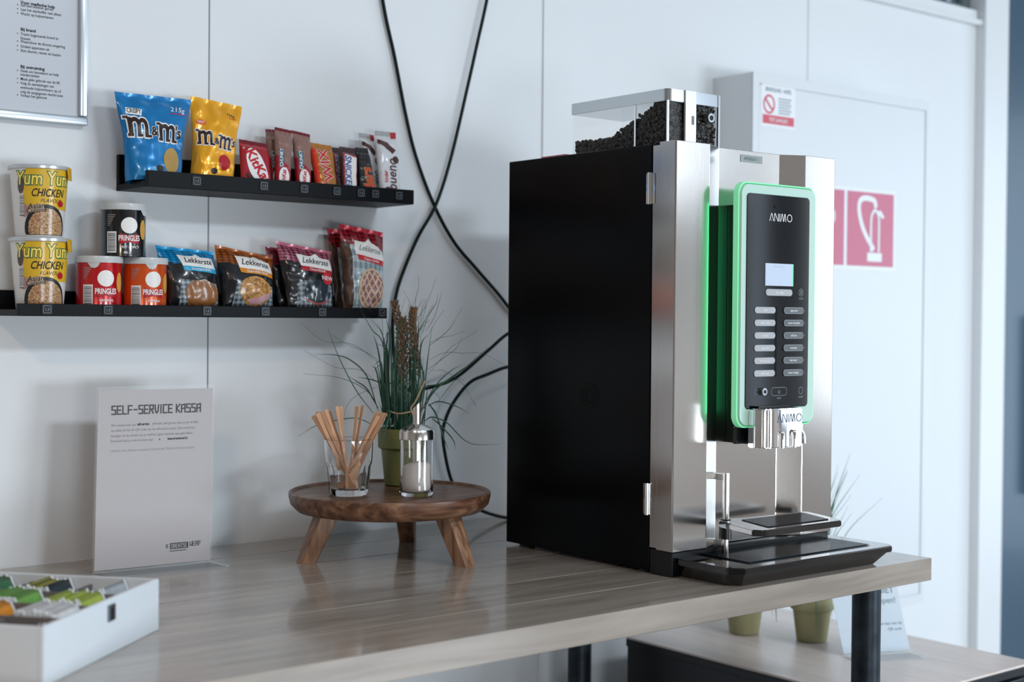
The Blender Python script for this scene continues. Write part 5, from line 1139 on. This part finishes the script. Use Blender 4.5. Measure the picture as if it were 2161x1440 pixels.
obj('hopper_lid', bm, mat('hopper_lid_steel', '#c6ccd0', .12, .9), mc)
bm = BM(); box(bm, 1.6610, 1.6860, hy0-.0045, hy0-.0005, hz0, hz1+.0005, .0006); cst = obj('hopper_strip', bm, mat('strip_white_steel', '#e6eaee', .2, .55), mc)
obj('strip_slot', box(BM(), 1.6755, 1.6805, hy0-.0052, hy0-.0044, 1.618, 1.632), M_inkgrey, cst)
bm = BM(); box(bm, hx1-.0035, hx1+.001, hy0-.002, hy0+.002, hz0, hz1); box(bm, hx0-.0008, hx0+.002, hy0-.0008, hy0+.002, hz0, 1.653); box(bm, hx0-.0006, hx0+.0006, 1.680, 1.6835, hz0, 1.653)
obj('hopper_corner', bm, M_chrome, mc)
lk = obj('key_lock', ycyl(BM(), 1.7160, 1.6320, .0078, hy0-.010, hy0), M_chrome, mc, smooth=35)
obj('lock_core', ycyl(BM(), 1.7160, 1.6320, .0042, hy0-.0108, hy0-.0098), mat('lock_dark', '#2b2f33', .3, .8), lk)
# coffee beans: a heap that slopes to the back
bean = mat('roasted_bean', '#1b1512', .38, coat=.3, var=.4, vscale=80)
bx0, bx1, by0, by1 = hx0+.0055, hx1-.0055, hy0+.0055, hy1-.0055
def bh(x, y): u = (y-by0)/(by1-by0); return 1.583+.060*max(0, 1-u*1.6)+.020+.008*max(0, u-.6)+.004*noise.noise(Vector((x*60, y*60, 2)))
bm = BM(); nx, ny = 8, 16
G = [[bm.verts.new((bx0+.003+(bx1-bx0-.006)*i/nx, by0+.003+(by1-by0-.006)*j/ny, bh(bx0, by0+(by1-by0)*j/ny)-.004)) for i in range(nx+1)] for j in range(ny+1)]
G0 = [[bm.verts.new((v.co.x, v.co.y, 1.5808)) for v in row] for row in G]
for j in range(ny):
    for i in range(nx):
        bm.faces.new((G[j][i], G[j][i+1], G[j+1][i+1], G[j+1][i]))
for i in range(nx):
    bm.faces.new((G0[0][i], G0[0][i+1], G[0][i+1], G[0][i])); bm.faces.new((G[ny][i], G[ny][i+1], G0[ny][i+1], G0[ny][i]))
for j in range(ny):
    bm.faces.new((G[j][0], G[j+1][0], G0[j+1][0], G0[j][0])); bm.faces.new((G0[j][nx], G0[j+1][nx], G[j+1][nx], G[j][nx]))
tmpl = BM(); bmesh.ops.create_icosphere(tmpl, subdivisions=2, radius=1)
for v in tmpl.verts:
    v.co.x *= .0042; v.co.y *= .0030; v.co.z *= .0022
    if v.co.z > 0 and abs(v.co.y) < .0007: v.co.z -= .0008
tv = [v.co.copy() for v in tmpl.verts]; tf = [[v.index for v in f.verts] for f in tmpl.faces]; tmpl.free()
def putbean(c, rot):
    vs = [bm.verts.new(rot @ v+c) for v in tv]
    for f in tf: bm.faces.new([vs[i] for i in f])
from mathutils import Euler
def rrot(): return Euler((random.uniform(0, 6.28), random.uniform(0, 6.28), random.uniform(0, 6.28))).to_matrix()
for k in range(620):
    x, y = random.uniform(bx0, bx1), random.uniform(by0, by1); putbean(Vector((x, y, bh(x, y)-.002+random.uniform(-.002, .002))), rrot())
for k in range(900):
    y = random.uniform(by0, by1); z = random.uniform(1.585, bh(bx0, y)); x = bx0+random.uniform(-.001, .002)
    if k % 3 == 0: x = bx1-random.uniform(-.001, .002)
    putbean(Vector((x, y, z)), Euler((0, 1.57+random.uniform(-.5, .5), random.uniform(-.4, .4))).to_matrix() @ Euler((0, 0, random.uniform(0, 6.28))).to_matrix())
for k in range(520):
    x = random.uniform(bx0, bx1); z = random.uniform(1.585, bh(x, by0)); putbean(Vector((x, by0+random.uniform(-.001, .002), z)), Euler((1.57+random.uniform(-.5, .5), random.uniform(-.4, .4), 0)).to_matrix() @ Euler((0, 0, random.uniform(0, 6.28))).to_matrix())
o = obj('coffee_beans', bm, bean, None, (1.685, 1.72, 1.5805), smooth=60)
tag(o, 'dark roasted coffee beans heaped in the clear hopper of the machine', 'coffee beans', kind='stuff')
# red pack lying on top of the machine
t = thing('red_carton', (1.80, 1.90, 1.580), 'flat red carton lying on the coffee machine behind the bean hopper', 'carton')
obj('carton_body', box(BM(), 1.652, 1.702, 1.885, 1.950, 1.5802, 1.5925, .001), mat('carton_red', '#c0222e', .4), t)

# ================================================================ fire hose cabinet on the wall
hx0, hx1, hy, hz0, hz1 = 2.4207, 3.0865, 2.1288, .588, 1.8575
t = thing('fire_hose_cabinet', (2.75, WY, hz0), 'white wall cabinet with red fire hose sign behind the coffee machine', 'hose cabinet')
M_cab = mat('cabinet_white', '#dfe3e6', .35)
bm = BM(); box(bm, hx0, hx1, hy+.004, WY, hz0, hz1, .002)
for a in ((hx0, hx1, hz1-.024, hz1), (hx0, hx1, hz0, hz0+.024), (hx0, hx0+.020, hz0+.024, hz1-.024), (hx1-.014, hx1, hz0+.024, hz1-.024)): box(bm, a[0], a[1], hy, hy+.004, a[2], a[3])
obj('cabinet_shell', bm, M_cab, t)
dr = obj('cabinet_door', box(BM(), hx0+.022, hx1-.016, hy+.0015, hy+.0038, hz0+.026, hz1-.026, .001, 1), M_cab, t)
def cart(n, a, m, y=.0012, p=t): return decal(n, a, plane_y(0, hy+y, 0), m, dr)
fred = mat('sign_red_hazed', '#cb6d85', .4); fred2 = mat('label_red_hazed', '#d4596b', .4)  # both reds paled, lens haze is put into the colour
cart('sign_border', A_rect(2.62, 2.952, 1.426, 1.622), mat('sign_white', '#e9edf0', .4), .0012)
cart('hose_sign', A_rect(2.7610, 2.9435, 1.4350, 1.6135), fred, .0009)
cart('call_sign', A_rect(2.63, 2.7500, 1.4350, 1.6135), fred, .0009)
wsn = mat('sign_white')
cart('sign_symbol', A_ell(2.700, 1.550, .016, .021), wsn, .0006)
a = BM()
def strip(P, w, a, z=0):
    P = catmull([(x, y, 0) for x, y in P], 8); L = []
    for i, p_ in enumerate(P):
        tg = (P[min(i+1, len(P)-1)]-P[max(0, i-1)]).normalized(); nn = Vector((-tg.y, tg.x, 0))*w/2; L.append((p_+nn, p_-nn))
    for (a0, b0), (a1, b1) in zip(L, L[1:]): A_poly([a0[:2], b0[:2], b1[:2], a1[:2]], a, z)
strip([(2.865, 1.475), (2.826, 1.520), (2.808, 1.560), (2.808, 1.588), (2.822, 1.598), (2.845, 1.599), (2.866, 1.594), (2.872, 1.578)], .013, a)
strip([(2.853, 1.470), (2.853, 1.545), (2.858, 1.563), (2.870, 1.572), (2.880, 1.560), (2.884, 1.545), (2.884, 1.470)], .007, a, .0004)
A_rect(2.840, 2.897, 1.447, 1.468, a); A_poly([(2.868, 1.568), (2.890, 1.572), (2.905, 1.556), (2.896, 1.552), (2.884, 1.560)], a, .0008)
cart('sign_symbol', a, wsn, .0006)
cart('instruction_label', A_rect(2.450, 2.566, 1.740, 1.838), mat('label_white', '#eef0f2', .4), .0012)
a = A_ring([(2.476+.020*math.cos(t_), 1.790+.022*math.sin(t_)) for t_ in [2*math.pi*i/24 for i in range(24)]], .005); strip([(2.463, 1.803), (2.476, 1.788), (2.488, 1.778)], .005, a, .0004)
cart('label_symbol', a, fred2, .0009)
a = A_text('BRANDSLANG - HASPEL', .0135, 2.508, 1.819, bold=.01, wx=.62)
for k in range(6): A_rect(2.508, 2.553-(k % 2)*.005, 1.804-k*.0065, 1.8065-k*.0065, a)
cart('label_text', a, mat('label_bluegrey', '#6f8593', .5), .0009)
cart('label_band', A_rect(2.4545, 2.5625, 1.746, 1.766), fred2, .0009)
cart('label_text', A_text('TEST JAARLIJKS', .012, 2.508, 1.752, bold=.01, wx=.8), wsn, .0006)

# ================================================================ low cabinet beside the table with its things
cx0, cx1, cy0, cy1, cz = 2.04, 2.525, 1.487, 2.124, .645
t = thing('low_cabinet', ((cx0+cx1)/2, (cy0+cy1)/2, 0), 'low black cabinet with a pale wooden top beside the table', 'cabinet')
M_cb = mat('cabinet_black', '#15191f', .35)
obj('carcass', box(BM(), cx0+.004, cx1-.004, cy0+.022, cy1, 0.0, cz-.020, .002), M_cb, t)
obj('cabinet_top', box(BM(), cx0, cx1, cy0, cy1, cz-.018, cz, .0015), [wood('pale_birch_veneer', '#cfc0b8', '#d6c8c0', '#dccfc8', (9, 1, 9), .35, 1, .1, .0, False, .03)], t)
obj('top_edge_band', box(BM(), cx0-.0015, cx1+.0015, cy0-.0015, cy1-.002, cz-.0195, cz-.004, .001), M_cb, t)
for k in range(2):
    z1_ = cz-.028-k*.30; dd = obj('cabinet_drawer', box(BM(), cx0+.006, cx1-.006, cy0+.004, cy0+.021, z1_-.29, z1_, .0015), M_cb, t)
    obj('drawer_handle', box(BM(), cx0+.15, cx1-.15, cy0-.012, cy0+.004, z1_-.05, z1_-.035, .002), M_chrome, dd)
def small_plant(x, y, z, label, seed_, lean=0):
    random.seed(seed_)
    t = thing('potted_grass', (x, y, z), label, 'potted plant', 'potted grasses on the low cabinet'); pot(t, x, y, z+.0002, M_pot2, .045, .031, .100)
    bm = BM()
    for k in range(46):
        a = random.uniform(0, 6.28); r_ = random.uniform(0, .03); q = Vector((x+r_*math.cos(a), y+r_*math.sin(a), z+.085)); o_ = Vector((math.cos(a), math.sin(a), 0))
        hh = random.uniform(.12, .30); sp = random.uniform(.02, .11)
        blade(bm, [q, q+o_*sp*.3+ez*hh*.6, q+o_*sp+ez*hh], random.uniform(.0012, .0028))
    for k in range(5):
        a = random.uniform(0, 6.28); q = Vector((x, y, z+.09)); o_ = Vector((math.cos(a), math.sin(a), 0)); blade(bm, [q, q+o_*.045+ez*.03, q+o_*.065-ez*.02, q+o_*.07-ez*.06], .0025)
    obj('grass_blades', bm, mat('grass_soft_green', '#4d7a5e', .5, var=.3, vscale=30), t, smooth=60)
small_plant(2.322, 1.868, cz, 'right potted grass on the low cabinet, nearer the pipe leg', 3)
small_plant(2.262, 1.998, cz, 'left potted grass on the low cabinet, farther behind the table', 5)
Q2, _n = quad((2.262, 1.742, cz+.003), (2.3968, 1.6804, cz+.003), (2.372, 1.70, cz+.145), (2.238, 1.762, cz+.145))
t = thing('table_sign', (2.33, 1.70, cz), 'small clear acrylic sign with white card on the low cabinet', 'sign')
def sheet2(l0, l1, u0=0, u1=1, v0=0, v1=1):
    bm = BM(); vs = [bm.verts.new(Q2(u, v, l)) for l in (l0, l1) for u, v in ((u0, v0), (u1, v0), (u1, v1), (u0, v1))]
    for q in ((0, 1, 2, 3), (7, 6, 5, 4), (0, 4, 5, 1), (1, 5, 6, 2), (2, 6, 7, 3), (3, 7, 4, 0)): bm.faces.new([vs[i] for i in q])
    bmesh.ops.recalc_face_normals(bm, faces=bm.faces); return bm
cd = obj('card', sheet2(0, .0008, .01, .985, .01, .99), mat('card_blue_white', '#c9d5df', .5), t)
obj('acrylic_front', sheet2(.0012, .0026), M_acryl, t)
bm = BM(); prism(bm, [(2.258, 1.738), (2.395, 1.678), (2.372, 1.632), (2.236, 1.692)], cz, cz+.0028); obj('acrylic_foot', bm, M_foot, t)
a = A_text('drank is NIET', .125, .93, .82, 'RIGHT', .01); A_text('inbegrepen!', .115, .93, .68, 'RIGHT', .005, bm=a)
decal('lettering', a, lambda x, y: Q2(x, y, .0011), mat('print_bluegrey', '#5a6b78', .5), cd)
a = A_text('Afrekenen kan met de', .055, .95, .38, 'RIGHT'); A_text('QR code', .055, .93, .30, 'RIGHT', bm=a)
decal('lettering', a, lambda x, y: Q2(x, y, .0011), mat('print_bluegrey'), cd)
